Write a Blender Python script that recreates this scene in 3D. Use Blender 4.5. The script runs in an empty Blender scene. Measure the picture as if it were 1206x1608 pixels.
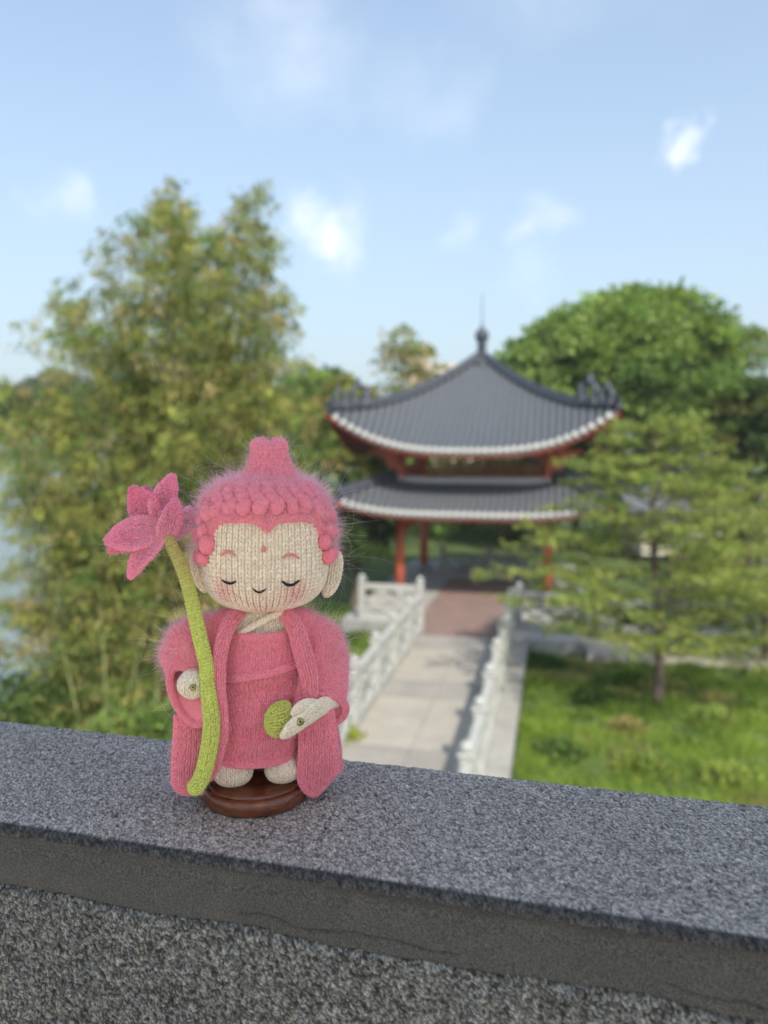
import bpy, math, random
import numpy as np
from mathutils import Vector, Matrix

C = bpy.context.scene.collection
SC = bpy.context.scene
rng = np.random.default_rng(7)
random.seed(7)
PI = math.pi

# ------------------------------------------------------------ camera, world, sun, exposure
CAM_Z = 5.0                       # eye height above the garden path
YAW = math.radians(12.5)          # the camera looks this far left of +Y
PITCH = math.radians(5.4)         # and this far down
FPX = 1208.0                      # focal length in pixels of the 1206 x 1608 photograph
FOCUS = 0.368
cam_data = bpy.data.cameras.new('camera')
cam = bpy.data.objects.new('camera', cam_data)
C.objects.link(cam)
cam.location = (0, 0, CAM_Z)
cam.rotation_euler = (PI / 2 - PITCH, 0, YAW)
cam_data.sensor_fit = 'VERTICAL'
cam_data.sensor_height = 34.61
cam_data.lens = 34.61 * FPX / 1608.0
cam_data.clip_start = 0.02
cam_data.clip_end = 4000
cam_data.dof.use_dof = True
cam_data.dof.focus_distance = FOCUS
cam_data.dof.aperture_fstop = 7.0
SC.camera = cam

SUN_EL = math.radians(44)
SUN_AZ = math.radians(150)        # clockwise from +Y: the sun stands behind and to the right
world = bpy.data.worlds.new("World")
SC.world = world
world.use_nodes = True
SUNV = Vector((math.sin(SUN_AZ) * math.cos(SUN_EL), math.cos(SUN_AZ) * math.cos(SUN_EL), math.sin(SUN_EL)))
sun_data = bpy.data.lights.new('sun', 'SUN')
sun = bpy.data.objects.new('sun', sun_data)
C.objects.link(sun)
sun.rotation_euler = (-SUNV).to_track_quat('-Z', 'Y').to_euler()
sun_data.energy = 2.1
sun_data.angle = math.radians(1.0)
sun_data.color = (1.0, 0.93, 0.82)
SKY_STRENGTH = 0.12
SC.view_settings.view_transform = 'Standard'
SC.view_settings.look = 'None'
SC.view_settings.gamma = 1.0
SC.view_settings.use_curve_mapping = False
SC.view_settings.exposure = 1.24
SC.cycles.max_bounces = 8
SC.cycles.transparent_max_bounces = 8
SC.cycles.sample_clamp_indirect = 6.0
try:
    SC.cycles.use_denoising = True
    SC.cycles.denoiser = 'OPENIMAGEDENOISE'
except Exception:
    pass
SC.cycles_curves.shape = 'RIBBONS'

# camera frame in numpy, for turning a photo pixel into a place
_R = np.array(Matrix.Rotation(YAW, 3, 'Z') @ Matrix.Rotation(PI / 2 - PITCH, 3, 'X'))
CAMP = np.array([0, 0, CAM_Z])
def ray(px, py):
    return _R @ np.array([(px - 603.0) / FPX, (804.0 - py) / FPX, -1.0])
FH = np.array([-math.sin(YAW), math.cos(YAW), 0.0])      # horizontal forward
RH = np.array([math.cos(YAW), math.sin(YAW), 0.0])       # horizontal right
def at_depth(px, py, d):
    r = ray(px, py)
    return CAMP + r * (d / float(r @ FH))
def on_z(px, py, z):
    r = ray(px, py)
    return CAMP + r * ((z - CAM_Z) / r[2])

# ------------------------------------------------------------ sky with a few clouds
def build_world():
    nt = world.node_tree
    nt.nodes.clear()
    N, L = nt.nodes, nt.links
    out = N.new('ShaderNodeOutputWorld')
    bg = N.new('ShaderNodeBackground')
    bg.inputs['Strength'].default_value = SKY_STRENGTH
    sky = N.new('ShaderNodeTexSky')
    sky.sky_type = 'NISHITA'
    sky.sun_disc = False
    sky.sun_elevation = SUN_EL
    sky.sun_rotation = SUN_AZ
    sky.altitude = 20
    sky.air_density = 1.0
    sky.dust_density = 1.6
    sky.ozone_density = 1.4
    tc = N.new('ShaderNodeTexCoord')
    nz = N.new('ShaderNodeTexNoise')
    nz.inputs['Scale'].default_value = 7.0
    nz.inputs['Detail'].default_value = 6.0
    nz.inputs['Roughness'].default_value = 0.62
    L.new(tc.outputs['Generated'], nz.inputs['Vector'])
    sub = N.new('ShaderNodeVectorMath'); sub.operation = 'SUBTRACT'
    sub.inputs[1].default_value = (0.5, 0.5, 0.5)
    L.new(nz.outputs['Color'], sub.inputs[0])
    scl = N.new('ShaderNodeVectorMath'); scl.operation = 'SCALE'
    scl.inputs['Scale'].default_value = 0.16
    L.new(sub.outputs[0], scl.inputs[0])
    add = N.new('ShaderNodeVectorMath'); add.operation = 'ADD'
    L.new(tc.outputs['Generated'], add.inputs[0])
    L.new(scl.outputs[0], add.inputs[1])
    total = None
    nz2 = N.new('ShaderNodeTexNoise')
    nz2.inputs['Scale'].default_value = 17.0
    nz2.inputs['Detail'].default_value = 5.0
    L.new(tc.outputs['Generated'], nz2.inputs['Vector'])
    clouds = [  # px, py, angular radius, strength
        (1082, 210, 0.036, 0.8), (494, 360, 0.057, 0.85), (530, 385, 0.045, 0.4), (112, 318, 0.050, 0.32),
        (845, 355, 0.044, 0.36), (730, 342, 0.035, 0.18), (455, 50, 0.13, 0.2), (705, 122, 0.07, 0.14), (390, 10, 0.10, 0.10),
        (620, 130, 0.08, 0.10), (830, 445, 0.05, 0.16), (-150, 250, 0.10, 0.4), (1500, 330, 0.12, 0.4), (900, -240, 0.2, 0.3)]
    for (px, py, rad, st) in clouds:
        d = Vector(ray(px, py)).normalized()
        dist = N.new('ShaderNodeVectorMath'); dist.operation = 'DISTANCE'
        L.new(add.outputs[0], dist.inputs[0])
        dist.inputs[1].default_value = d
        mr = N.new('ShaderNodeMapRange'); mr.interpolation_type = 'SMOOTHSTEP'
        mr.inputs['From Min'].default_value = rad
        mr.inputs['From Max'].default_value = rad * 0.12
        mr.inputs['To Min'].default_value = 0.0
        mr.inputs['To Max'].default_value = st
        L.new(dist.outputs['Value'], mr.inputs['Value'])
        if total is None:
            total = mr.outputs[0]
        else:
            mx = N.new('ShaderNodeMath'); mx.operation = 'MAXIMUM'
            L.new(total, mx.inputs[0]); L.new(mr.outputs[0], mx.inputs[1])
            total = mx.outputs[0]
    m2 = N.new('ShaderNodeMapRange')
    m2.inputs['From Min'].default_value = 0.3; m2.inputs['From Max'].default_value = 0.65
    m2.inputs['To Min'].default_value = 0.25; m2.inputs['To Max'].default_value = 1.15
    L.new(nz2.outputs['Fac'], m2.inputs['Value'])
    mm = N.new('ShaderNodeMath'); mm.operation = 'MULTIPLY'; mm.use_clamp = True
    L.new(total, mm.inputs[0]); L.new(m2.outputs[0], mm.inputs[1])
    mix = N.new('ShaderNodeMix'); mix.data_type = 'RGBA'
    L.new(mm.outputs[0], mix.inputs['Factor'])
    # a thin veil that pales the whole sky
    veil = N.new('ShaderNodeMix'); veil.data_type = 'RGBA'
    sx = N.new('ShaderNodeSeparateXYZ'); L.new(tc.outputs['Generated'], sx.inputs[0])
    ab = N.new('ShaderNodeMath'); ab.operation = 'ABSOLUTE'; L.new(sx.outputs['Z'], ab.inputs[0])
    vz = N.new('ShaderNodeMath'); vz.operation = 'MULTIPLY'; vz.inputs[1].default_value = -2.0; L.new(ab.outputs[0], vz.inputs[0])
    ve = N.new('ShaderNodeMath'); ve.operation = 'EXPONENT'; L.new(vz.outputs[0], ve.inputs[0])
    vm = N.new('ShaderNodeMath'); vm.operation = 'MULTIPLY_ADD'; vm.inputs[1].default_value = VEIL; vm.inputs[2].default_value = 0.0
    L.new(ve.outputs[0], vm.inputs[0]); L.new(vm.outputs[0], veil.inputs['Factor'])
    L.new(sky.outputs[0], veil.inputs['A'])
    veil.inputs['B'].default_value = VEIL_COL
    L.new(veil.outputs['Result'], mix.inputs['A'])
    mix.inputs['B'].default_value = CLOUD_COL
    L.new(mix.outputs['Result'], bg.inputs['Color'])
    L.new(bg.outputs[0], out.inputs['Surface'])
VEIL = 1.0
VEIL_COL = (1.95, 2.38, 2.66, 1)
CLOUD_COL = (4.6, 4.75, 4.9, 1)
build_world()

# ------------------------------------------------------------ helpers
def tag(o, label=None, cat=None, group=None, kind=None):
    if label: o['label'] = label
    if cat: o['category'] = cat
    if group: o['group'] = group
    if kind: o['kind'] = kind
    return o

def empty(name, loc, rz=0.0, label=None, cat=None, group=None):
    o = bpy.data.objects.new(name, None)
    C.objects.link(o)
    o.empty_display_size = 0.02
    o.location = tuple(float(v) for v in loc)
    o.rotation_euler = (0, 0, rz)
    return tag(o, label, cat, group)

def mesh_data(name, V, F, mat, smooth=True, col=None, mats=None, mi=None):
    V = np.asarray(V, dtype=np.float64).reshape(-1, 3)
    me = bpy.data.meshes.new(name)
    if isinstance(F, np.ndarray):
        n, k = F.shape
        me.vertices.add(len(V)); me.vertices.foreach_set('co', V.ravel())
        me.loops.add(n * k); me.loops.foreach_set('vertex_index', F.ravel().astype(np.int32))
        me.polygons.add(n)
        me.polygons.foreach_set('loop_start', np.arange(0, n * k, k, dtype=np.int32))
        me.polygons.foreach_set('loop_total', np.full(n, k, dtype=np.int32))
        me.update(calc_edges=True)
    else:
        me.from_pydata([tuple(v) for v in V], [], [tuple(int(i) for i in f) for f in F])
    if smooth:
        me.polygons.foreach_set('use_smooth', np.ones(len(me.polygons), dtype=bool))
    if mats is None: mats = [mat]
    for m in mats: me.materials.append(m)
    if mi is not None: me.polygons.foreach_set('material_index', np.asarray(mi, dtype=np.int32))
    if col is not None:
        a = me.color_attributes.new('Col', 'FLOAT_COLOR', 'POINT')
        cc = np.ones((len(V), 4)); cc[:, :3] = np.asarray(col)[:, :3]
        a.data.foreach_set('color', cc.ravel())
    me.update()
    return me

def obj(name, me, parent=None, loc=None, rot=None):
    o = bpy.data.objects.new(name, me)
    C.objects.link(o)
    if parent is not None: o.parent = parent
    if loc is not None: o.location = tuple(float(v) for v in loc)
    if rot is not None: o.rotation_euler = rot
    return o

class MB:
    """collects polygons"""
    def __init__(s): s.v = []; s.f = []
    def add(s, V, F):
        b = len(s.v)
        s.v += [tuple(float(c) for c in v) for v in V]
        s.f += [tuple(int(i) + b for i in f) for f in F]
        return s
    def box(s, x0, x1, y0, y1, z0, z1):
        V = [(x, y, z) for z in (z0, z1) for (x, y) in ((x0, y0), (x1, y0), (x1, y1), (x0, y1))]
        return s.add(V, [(3, 2, 1, 0), (4, 5, 6, 7), (0, 1, 5, 4), (1, 2, 6, 5), (2, 3, 7, 6), (3, 0, 4, 7)])
    def bevbox(s, x0, x1, y0, y1, z0, z1, b=0.02):
        # box with chamfered vertical and top edges
        def ring(i, z): return [(x0 + i, y0 + b, z), (x0 + b, y0 + i, z), (x1 - b, y0 + i, z), (x1 - i, y0 + b, z),
                                (x1 - i, y1 - b, z), (x1 - b, y1 - i, z), (x0 + b, y1 - i, z), (x0 + i, y1 - b, z)]
        V = ring(0, z0) + ring(0, z1 - b) + [(min(max(x, x0 + b), x1 - b), min(max(y, y0 + b), y1 - b), z1) for x, y, z in ring(0, z1)]
        F = [tuple(range(7, -1, -1)), tuple(range(16, 24))]
        for k in range(2):
            for i in range(8):
                j = (i + 1) % 8
                F.append((8 * k + i, 8 * k + j, 8 * k + 8 + j, 8 * k + 8 + i))
        return s.add(V, F)
    def tube(s, pts, rad, n=8, cap=True):
        pts = [Vector(p) for p in pts]
        if not hasattr(rad, '__len__'): rad = [rad] * len(pts)
        V = []; F = []
        prev = None
        for i, p in enumerate(pts):
            t = (pts[min(i + 1, len(pts) - 1)] - pts[max(i - 1, 0)]).normalized()
            ref = prev if prev is not None else (Vector((0, 0, 1)) if abs(t.z) < 0.9 else Vector((1, 0, 0)))
            a = t.cross(ref)
            if a.length < 1e-5: a = t.orthogonal()
            a.normalize(); b = a.cross(t).normalized(); prev = b
            for k in range(n):
                q = 2 * PI * k / n
                V.append(p + (a * math.cos(q) + b * math.sin(q)) * rad[i])
        for i in range(len(pts) - 1):
            for k in range(n):
                k2 = (k + 1) % n
                F.append((i * n + k, i * n + k2, (i + 1) * n + k2, (i + 1) * n + k))
        if cap:
            F.append(tuple(range(n))); F.append(tuple(range((len(pts) - 1) * n + n - 1, (len(pts) - 1) * n - 1, -1)))
        return s.add(V, F)
    def lathe(s, prof, n=12, cx=0, cy=0):
        V = []; F = []
        for r, z in prof:
            for k in range(n):
                q = 2 * PI * k / n
                V.append((cx + r * math.cos(q), cy + r * math.sin(q), z))
        for i in range(len(prof) - 1):
            for k in range(n):
                k2 = (k + 1) % n
                F.append((i * n + k, i * n + k2, (i + 1) * n + k2, (i + 1) * n + k))
        F.append(tuple(range(n - 1, -1, -1))); F.append(tuple(range((len(prof) - 1) * n, len(prof) * n)))
        return s.add(V, F)
    def data(s, name, mat, smooth=False): return mesh_data(name, s.v, s.f, mat, smooth)
    def build(s, name, mat, parent=None, smooth=False, loc=None, rot=None):
        return obj(name, s.data(name, mat, smooth), parent, loc, rot)

def newmat(name):
    m = bpy.data.materials.new(name)
    m.use_nodes = True
    nt = m.node_tree
    b = nt.nodes['Principled BSDF']
    return m, nt.nodes, nt.links, b

def simple_mat(name, col, rough=0.7, noise=0.0, scale=5.0, bump=0.0, bscale=30.0, metal=0.0, spec=0.5, col2=None, attr=False, coat=0.0):
    m, N, L, b = newmat(name)
    b.inputs['Roughness'].default_value = rough
    b.inputs['Metallic'].default_value = metal
    b.inputs['Specular IOR Level'].default_value = spec
    b.inputs['Coat Weight'].default_value = coat
    b.inputs['Base Color'].default_value = (*col, 1)
    tc = N.new('ShaderNodeTexCoord')
    if noise > 0 or col2 is not None:
        n = N.new('ShaderNodeTexNoise'); n.inputs['Scale'].default_value = scale; n.inputs['Detail'].default_value = 6
        n.inputs['Roughness'].default_value = 0.65
        L.new(tc.outputs['Object'], n.inputs['Vector'])
        r = N.new('ShaderNodeMapRange'); r.inputs['From Min'].default_value = 0.3; r.inputs['From Max'].default_value = 0.7
        L.new(n.outputs['Fac'], r.inputs['Value'])
        mx = N.new('ShaderNodeMix'); mx.data_type = 'RGBA'
        c2 = col2 if col2 is not None else tuple(c * (1 - noise) for c in col)
        mx.inputs['A'].default_value = (*c2, 1); mx.inputs['B'].default_value = (*col, 1)
        L.new(r.outputs[0], mx.inputs['Factor'])
        L.new(mx.outputs['Result'], b.inputs['Base Color'])
    if attr:
        a = N.new('ShaderNodeAttribute'); a.attribute_name = 'Col'
        L.new(a.outputs['Color'], b.inputs['Base Color'])
    if bump > 0:
        n2 = N.new('ShaderNodeTexNoise'); n2.inputs['Scale'].default_value = bscale; n2.inputs['Detail'].default_value = 5
        L.new(tc.outputs['Object'], n2.inputs['Vector'])
        bp = N.new('ShaderNodeBump'); bp.inputs['Strength'].default_value = bump
        L.new(n2.outputs['Fac'], bp.inputs['Height'])
        L.new(bp.outputs[0], b.inputs['Normal'])
    return m

def leaf_mat(name, trans=0.35, rough=0.6):
    """leaf colour comes from each leaf's own colour attribute"""
    m = bpy.data.materials.new(name); m.use_nodes = True
    N, L = m.node_tree.nodes, m.node_tree.links
    N.clear()
    out = N.new('ShaderNodeOutputMaterial')
    a = N.new('ShaderNodeAttribute'); a.attribute_name = 'Col'
    d = N.new('ShaderNodeBsdfPrincipled'); d.inputs['Roughness'].default_value = rough
    d.inputs['Specular IOR Level'].default_value = 0.3
    t = N.new('ShaderNodeBsdfTranslucent')
    g = N.new('ShaderNodeMix'); g.data_type = 'RGBA'; g.blend_type = 'MULTIPLY'; g.inputs['Factor'].default_value = 1
    g.inputs['B'].default_value = (1.25, 1.25, 0.55, 1)
    L.new(a.outputs['Color'], d.inputs['Base Color']); L.new(a.outputs['Color'], g.inputs['A'])
    L.new(g.outputs['Result'], t.inputs['Color'])
    mx = N.new('ShaderNodeMixShader'); mx.inputs[0].default_value = trans
    L.new(d.outputs[0], mx.inputs[1]); L.new(t.outputs[0], mx.inputs[2]); L.new(mx.outputs[0], out.inputs['Surface'])
    return m

def noise3(P, scale, seed=0, octaves=3):
    """cheap value noise on numpy points (N,3) in 0..1"""
    P = np.asarray(P) * scale
    tot = np.zeros(len(P)); amp = 1.0; s = 0
    for o in range(octaves):
        q = P * (2 ** o) + 17.3 * o + seed * 5.1
        i = np.floor(q).astype(np.int64); f = q - i; f = f * f * (3 - 2 * f)
        def h(a, b, c):
            n = (a * 73856093) ^ (b * 19349663) ^ (c * 83492791) ^ (seed * 2654435)
            n = (n ^ (n >> 13)) * 1274126177
            return ((n ^ (n >> 16)) & 0xffff) / 65535.0
        r = 0
        for dx in (0, 1):
            for dy in (0, 1):
                for dz in (0, 1):
                    w = (f[:, 0] if dx else 1 - f[:, 0]) * (f[:, 1] if dy else 1 - f[:, 1]) * (f[:, 2] if dz else 1 - f[:, 2])
                    r = r + w * h(i[:, 0] + dx, i[:, 1] + dy, i[:, 2] + dz)
        tot += amp * r; s += amp; amp *= 0.5
    return tot / s

def grid_faces(nu, nv, closed=False):
    """faces of a grid of nv rows of nu points"""
    i = np.arange(nu if closed else nu - 1); j = np.arange(nv - 1)
    I, J = np.meshgrid(i, j)
    I2 = (I + 1) % nu
    return np.stack([J * nu + I, J * nu + I2, (J + 1) * nu + I2, (J + 1) * nu + I], -1).reshape(-1, 4)
# ------------------------------------------------------------ the granite parapet the doll stands on
PAR_O = np.array([-0.0818, 0.2757, CAM_Z - 0.17047])
PAR_R = math.radians(-2.4)
PAR_W = 0.1085
BAND = 0.0285
def stone_mat(name, front):
    m, N, L, b = newmat(name)
    b.inputs['Roughness'].default_value = 0.78 if front else 0.62
    b.inputs['Specular IOR Level'].default_value = 0.22
    a = N.new('ShaderNodeAttribute'); a.attribute_name = 'Col'
    tc = N.new('ShaderNodeTexCoord')
    n = N.new('ShaderNodeTexNoise'); n.inputs['Scale'].default_value = 1500; n.inputs['Detail'].default_value = 3
    L.new(tc.outputs['Object'], n.inputs['Vector'])
    v = N.new('ShaderNodeTexVoronoi'); v.inputs['Scale'].default_value = 1100
    L.new(tc.outputs['Object'], v.inputs['Vector'])
    r = N.new('ShaderNodeMapRange'); r.inputs['From Min'].default_value = 0.32; r.inputs['From Max'].default_value = 0.68
    r.inputs['To Min'].default_value = 0.45; r.inputs['To Max'].default_value = 1.6
    L.new(n.outputs['Fac'], r.inputs['Value'])
    mx = N.new('ShaderNodeMix'); mx.data_type = 'RGBA'; mx.blend_type = 'MULTIPLY'; mx.inputs['Factor'].default_value = 1
    L.new(a.outputs['Color'], mx.inputs['A']); L.new(r.outputs[0], mx.inputs['B'])
    L.new(mx.outputs['Result'], b.inputs['Base Color'])
    bp = N.new('ShaderNodeBump'); bp.inputs['Strength'].default_value = 0.55; bp.inputs['Distance'].default_value = 0.0004
    ad = N.new('ShaderNodeMath'); ad.operation = 'ADD'
    L.new(n.outputs['Fac'], ad.inputs[0]); L.new(v.outputs['Distance'], ad.inputs[1])
    L.new(ad.outputs[0], bp.inputs['Height']); L.new(bp.outputs[0], b.inputs['Normal'])
    return m
M_stone = stone_mat('granite', False)

def joint_wob(X):
    q = np.stack([X, 0 * X, 0 * X], 1)
    return (noise3(q, 34, 61, 3) - 0.5) * 0.0052 + (noise3(q, 320, 62, 2) - 0.5) * 0.0016

def build_parapet():
    root = empty('stone_parapet', PAR_O, PAR_R,
                 'rough grey granite parapet with a sawn edge band, running across the foreground under the doll', 'parapet')
    step = 0.00078
    xs = np.concatenate([np.linspace(-2.5, -0.26, 60)[:-1], np.arange(-0.26, 0.235, step), np.linspace(0.235, 2.5, 60)[1:]])
    ys = np.arange(PAR_W - 0.004, 0.0035, -step)
    # profile: (y, z, normal_y, normal_z, zone)  zone 0 top, 1 lip/edge, 2 band, 3 back
    prof = [(PAR_W, -BAND, 1, 0, 3), (PAR_W, -0.02, 1, 0, 3), (PAR_W, -0.008, 1, 0, 3), (PAR_W, -0.003, 1, 0, 3), (PAR_W - 0.0008, -0.0012, .7, .7, 3),
            (PAR_W - 0.002, -0.0003, .3, .95, 0)]
    for y in ys: prof.append((y, 0, 0, 1, 0))
    for a in np.linspace(0, 90, 6)[1:]:
        a = math.radians(a)
        prof.append((0.003 - 0.0035 * math.sin(a), -0.0035 * (1 - math.cos(a)), -math.sin(a), math.cos(a), 1))
    prof += [(-0.0004, -0.0041, -1, 0, 1), (0.0012, -0.0050, -1, 0, 2)]
    for z in np.arange(-0.0064, -BAND, -step): prof.append((0.0014 - 0.0008 * min(1, (-z - 0.006) / 0.01), z, -1, 0, 2))
    prof += [(0.0012, -BAND + 0.0002, -.7, -.7, 2), (0.0035, -BAND, 0, -1, 2)]
    P = np.array(prof); nv = len(P); nu = len(xs)
    X = np.tile(xs, nv); Y = np.repeat(P[:, 0], nu); Z = np.repeat(P[:, 1], nu)
    NY = np.repeat(P[:, 2], nu); NZ = np.repeat(P[:, 3], nu); ZN = np.repeat(P[:, 4], nu)
    Q = np.stack([X, Y, Z], 1)
    Q2 = Q * np.array([1, 1, 1])
    wn = rng.random(len(Q2))
    fine = 0.6 * noise3(Q2, 1050, 1, 1) + 0.4 * wn; med = noise3(Q2, 480, 2, 2); big = noise3(Q2, 45, 3, 3); pit = noise3(Q2, 480, 4, 1)
    pitm = np.clip((pit - 0.74) / 0.12, 0, 1) * np.clip(0.4 + 2.6 * (noise3(Q2, 30, 9, 2) - .42), 0.1, 1.3)
    edge = np.clip(1 - (Y - 0.003) / 0.012, 0, 1) * (ZN <= 1)         # worn smooth strip along the front edge
    amp = np.select([ZN == 0, ZN == 1, ZN == 2], [0.0019 * (1 - 0.75 * edge), 0.0004, 0.0003], 0.0004)
    d = (0.55 * fine + 0.45 * med - 0.5) * amp + (big - 0.5) * 0.0005 - pitm * np.where(ZN == 0, 0.0011, 0)
    chip = np.clip((noise3(Q2, 90, 5, 2) - 0.64) * 7, 0, 1) * np.clip(0.3 + 2 * (noise3(Q2, 14, 6, 1) - 0.45), 0, 1)
    d -= chip * np.where(ZN == 1, 0.0026, 0)
    # long natural cracks in the band
    wob = (noise3(np.stack([X, X * 0, X * 0], 1), 60, 7, 3) - 0.5) * 0.008
    ck = np.abs(Z - (-0.0225 + wob + 0.06 * 0)) < 0.0005
    ck &= (noise3(np.stack([X, X * 0, X * 0 + 5], 1), 16, 8, 1) > 0.5) & (ZN == 2)
    d -= ck * 0.0004
    d = d * np.clip((0.2475 - np.abs(X + 0.0125)) / 0.02, 0, 1)
    Q[:, 1] += NY * d; Q[:, 2] += NZ * d
    Q[:, 2] += joint_wob(X) * np.where(ZN == 2, np.clip(-Z / BAND, 0, 1) ** 3, 0)
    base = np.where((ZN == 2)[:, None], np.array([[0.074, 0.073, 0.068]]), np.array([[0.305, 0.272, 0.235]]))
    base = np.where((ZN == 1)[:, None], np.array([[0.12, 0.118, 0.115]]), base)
    sp = 0.30 * noise3(Q2, 800, 11, 1) + 0.70 * (0.6 * wn + 0.4 * rng.random(len(Q2))) ; sp2 = noise3(Q2, 300, 12, 2); blot = noise3(Q2, 22, 13, 3)
    f = 0.32 + 1.45 * np.clip((sp - 0.27) / 0.46, 0, 1.3)
    f = np.where(ZN == 2, 0.7 + 0.6 * sp, f)
    f *= 0.88 + 0.24 * blot
    f *= np.where(ZN == 0, 1 - 0.7 * pitm, 1)
    f *= np.where(ck, 0.6, 1)
    f *= np.where(ZN <= 1, 1 - 0.45 * chip * (ZN == 1), 1)
    lip_shade = np.clip(1 - (-Z - 0.0035) / (0.0015 + 0.010 * np.clip(noise3(Q2 * np.array([1, 1, 0]), 26, 63, 3) - 0.33, 0, 1)), 0, 1) * (ZN >= 1) * (ZN <= 2) * (0.55 + 0.45 * noise3(Q2, 400, 64, 2))
    f *= 1 - 0.75 * lip_shade  # ragged shadow under the lip, put into the stone colour
    wd = np.clip((0.2475 - np.abs(X + 0.0125)) / 0.02, 0, 1)      # past the finely meshed stretch the shader's grain takes over
    f = f * wd + (1 - wd) * np.where(ZN == 2, 0.95, 1.0)
    colr = base * f[:, None]
    warm = np.clip((noise3(Q2, 60, 15, 3) - 0.60) * 5, 0, 1)[:, None] * (ZN == 2)[:, None]
    colr = colr * (1 - warm * 0.18) + warm * 0.18 * np.array([[0.16, 0.14, 0.10]])
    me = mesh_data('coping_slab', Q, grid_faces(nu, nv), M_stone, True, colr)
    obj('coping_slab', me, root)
    # wall below
    zs = np.concatenate([[-BAND - 0.0002], np.arange(-BAND - 0.001, -0.125, -step), np.linspace(-0.127, -0.98, 12)])
    prof = [(0.0045, zs[0], 0)] + [(0.0022 if k == 0 else 0.0006 if k < 3 else 0.0, z, 1) for k, z in enumerate(zs)]
    prof += [(PAR_W - 0.004, -0.98, 0), (PAR_W - 0.004, -BAND - 0.0002, 0)]
    P = np.array(prof); nv = len(P)
    X = np.tile(xs, nv); Y = np.repeat(P[:, 0], nu); Z = np.repeat(P[:, 1], nu); W = np.repeat(P[:, 2], nu)
    Q = np.stack([X, Y, Z], 1); Q2 = Q.copy()
    wn = rng.random(len(Q2)); fine = 0.5 * noise3(Q2, 1150, 21, 1) + 0.5 * wn; med = noise3(Q2, 620, 22, 1); big = noise3(Q2, 50, 23, 3)
    d = (0.5 * fine + 0.5 * med - 0.5) * 0.0027 + (big - .5) * 0.0008
    jag = np.clip(1 - (-BAND - Z) / 0.004, 0, 1) * np.clip((noise3(Q2, 160, 24, 2) - 0.45) * 5, 0, 1)
    d -= jag * 0.002
    wd = np.clip((0.2475 - np.abs(X + 0.0125)) / 0.02, 0, 1) * np.clip((Z + 0.127) / 0.008, 0, 1)
    d = d * wd
    Q[:, 1] -= d * W
    Q[:, 2] += joint_wob(X) * np.exp(-np.clip(-BAND - Z, 0, 1) / 0.006) * W
    sp = 0.5 * noise3(Q2, 800, 31, 1) + 0.5 * wn; blot = noise3(Q2, 20, 33, 3)
    f = (0.22 + 1.7 * np.clip((sp - 0.25) / 0.5, 0, 1.2) ** 1.3) * (0.8 + 0.4 * blot) * (0.6 + 0.8 * np.clip((0.6 * fine + 0.4 * med) * 1.6 - 0.3, 0, 1))
    f = f * wd + (1 - wd) * 0.8
    colr = np.array([[0.130, 0.131, 0.122]]) * f[:, None]
    colr *= 1 + 0.15 * (noise3(Q2, 420, 35, 1) - 0.5)[:, None] * np.array([[1, 0.2, -1]])
    me = mesh_data('wall_face', Q, grid_faces(nu, nv), M_stone, True, colr)
    obj('wall_face', me, root)
    return root
build_parapet()
# ------------------------------------------------------------ the knitted doll
_r = ray(403, 1250)
_t = 0.36 / math.hypot(_r[0], _r[1])
DOLL_O = CAMP + _r * _t                         # on the stone
DOLL_O[2] = CAM_Z - 0.17047
_dy = np.array([_r[0], _r[1], 0.0]); _dy /= np.linalg.norm(_dy)     # away from the camera
_dx = np.array([_dy[1], -_dy[0], 0.0])
DOLL_RZ = math.atan2(_dx[1], _dx[0])
PX = 0.000294                                   # metres per photo pixel at the doll
def pl(px, py, d=0.0):
    """photo pixel -> doll-local metres on the plane d (in pixel units, + is away)"""
    r = ray(px, py)
    t = (0.36 + d * PX) / float(r @ _dy)
    p = r * t
    return np.array([p @ _dx, p @ _dy - 0.36, p[2] + 0.17047])

def catmull(keys, v, knots=None):
    """keys (K,...) smoothly interpolated at v in 0..1"""
    K = np.asarray(keys, dtype=float); n = len(K)
    if knots is None: knots = np.linspace(0, 1, n)
    knots = np.asarray(knots, float)
    v = np.clip(v, 0, 1)
    i = np.clip(np.searchsorted(knots, v, side='right') - 1, 0, n - 2)
    h = knots[i + 1] - knots[i]; t = (v - knots[i]) / h
    m = np.zeros_like(K)
    sh = (-1,) + (1,) * (K.ndim - 1)
    m[1:-1] = (K[2:] - K[:-2]) / (knots[2:] - knots[:-2]).reshape(sh)
    m[0] = (K[1] - K[0]) / (knots[1] - knots[0]); m[-1] = (K[-1] - K[-2]) / (knots[-1] - knots[-2])
    t = t.reshape(sh); h = h.reshape(sh)
    return (2 * t**3 - 3 * t**2 + 1) * K[i] + (t**3 - 2 * t**2 + t) * h * m[i] + (-2 * t**3 + 3 * t**2) * K[i + 1] + (t**3 - t**2) * h * m[i + 1]

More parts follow.
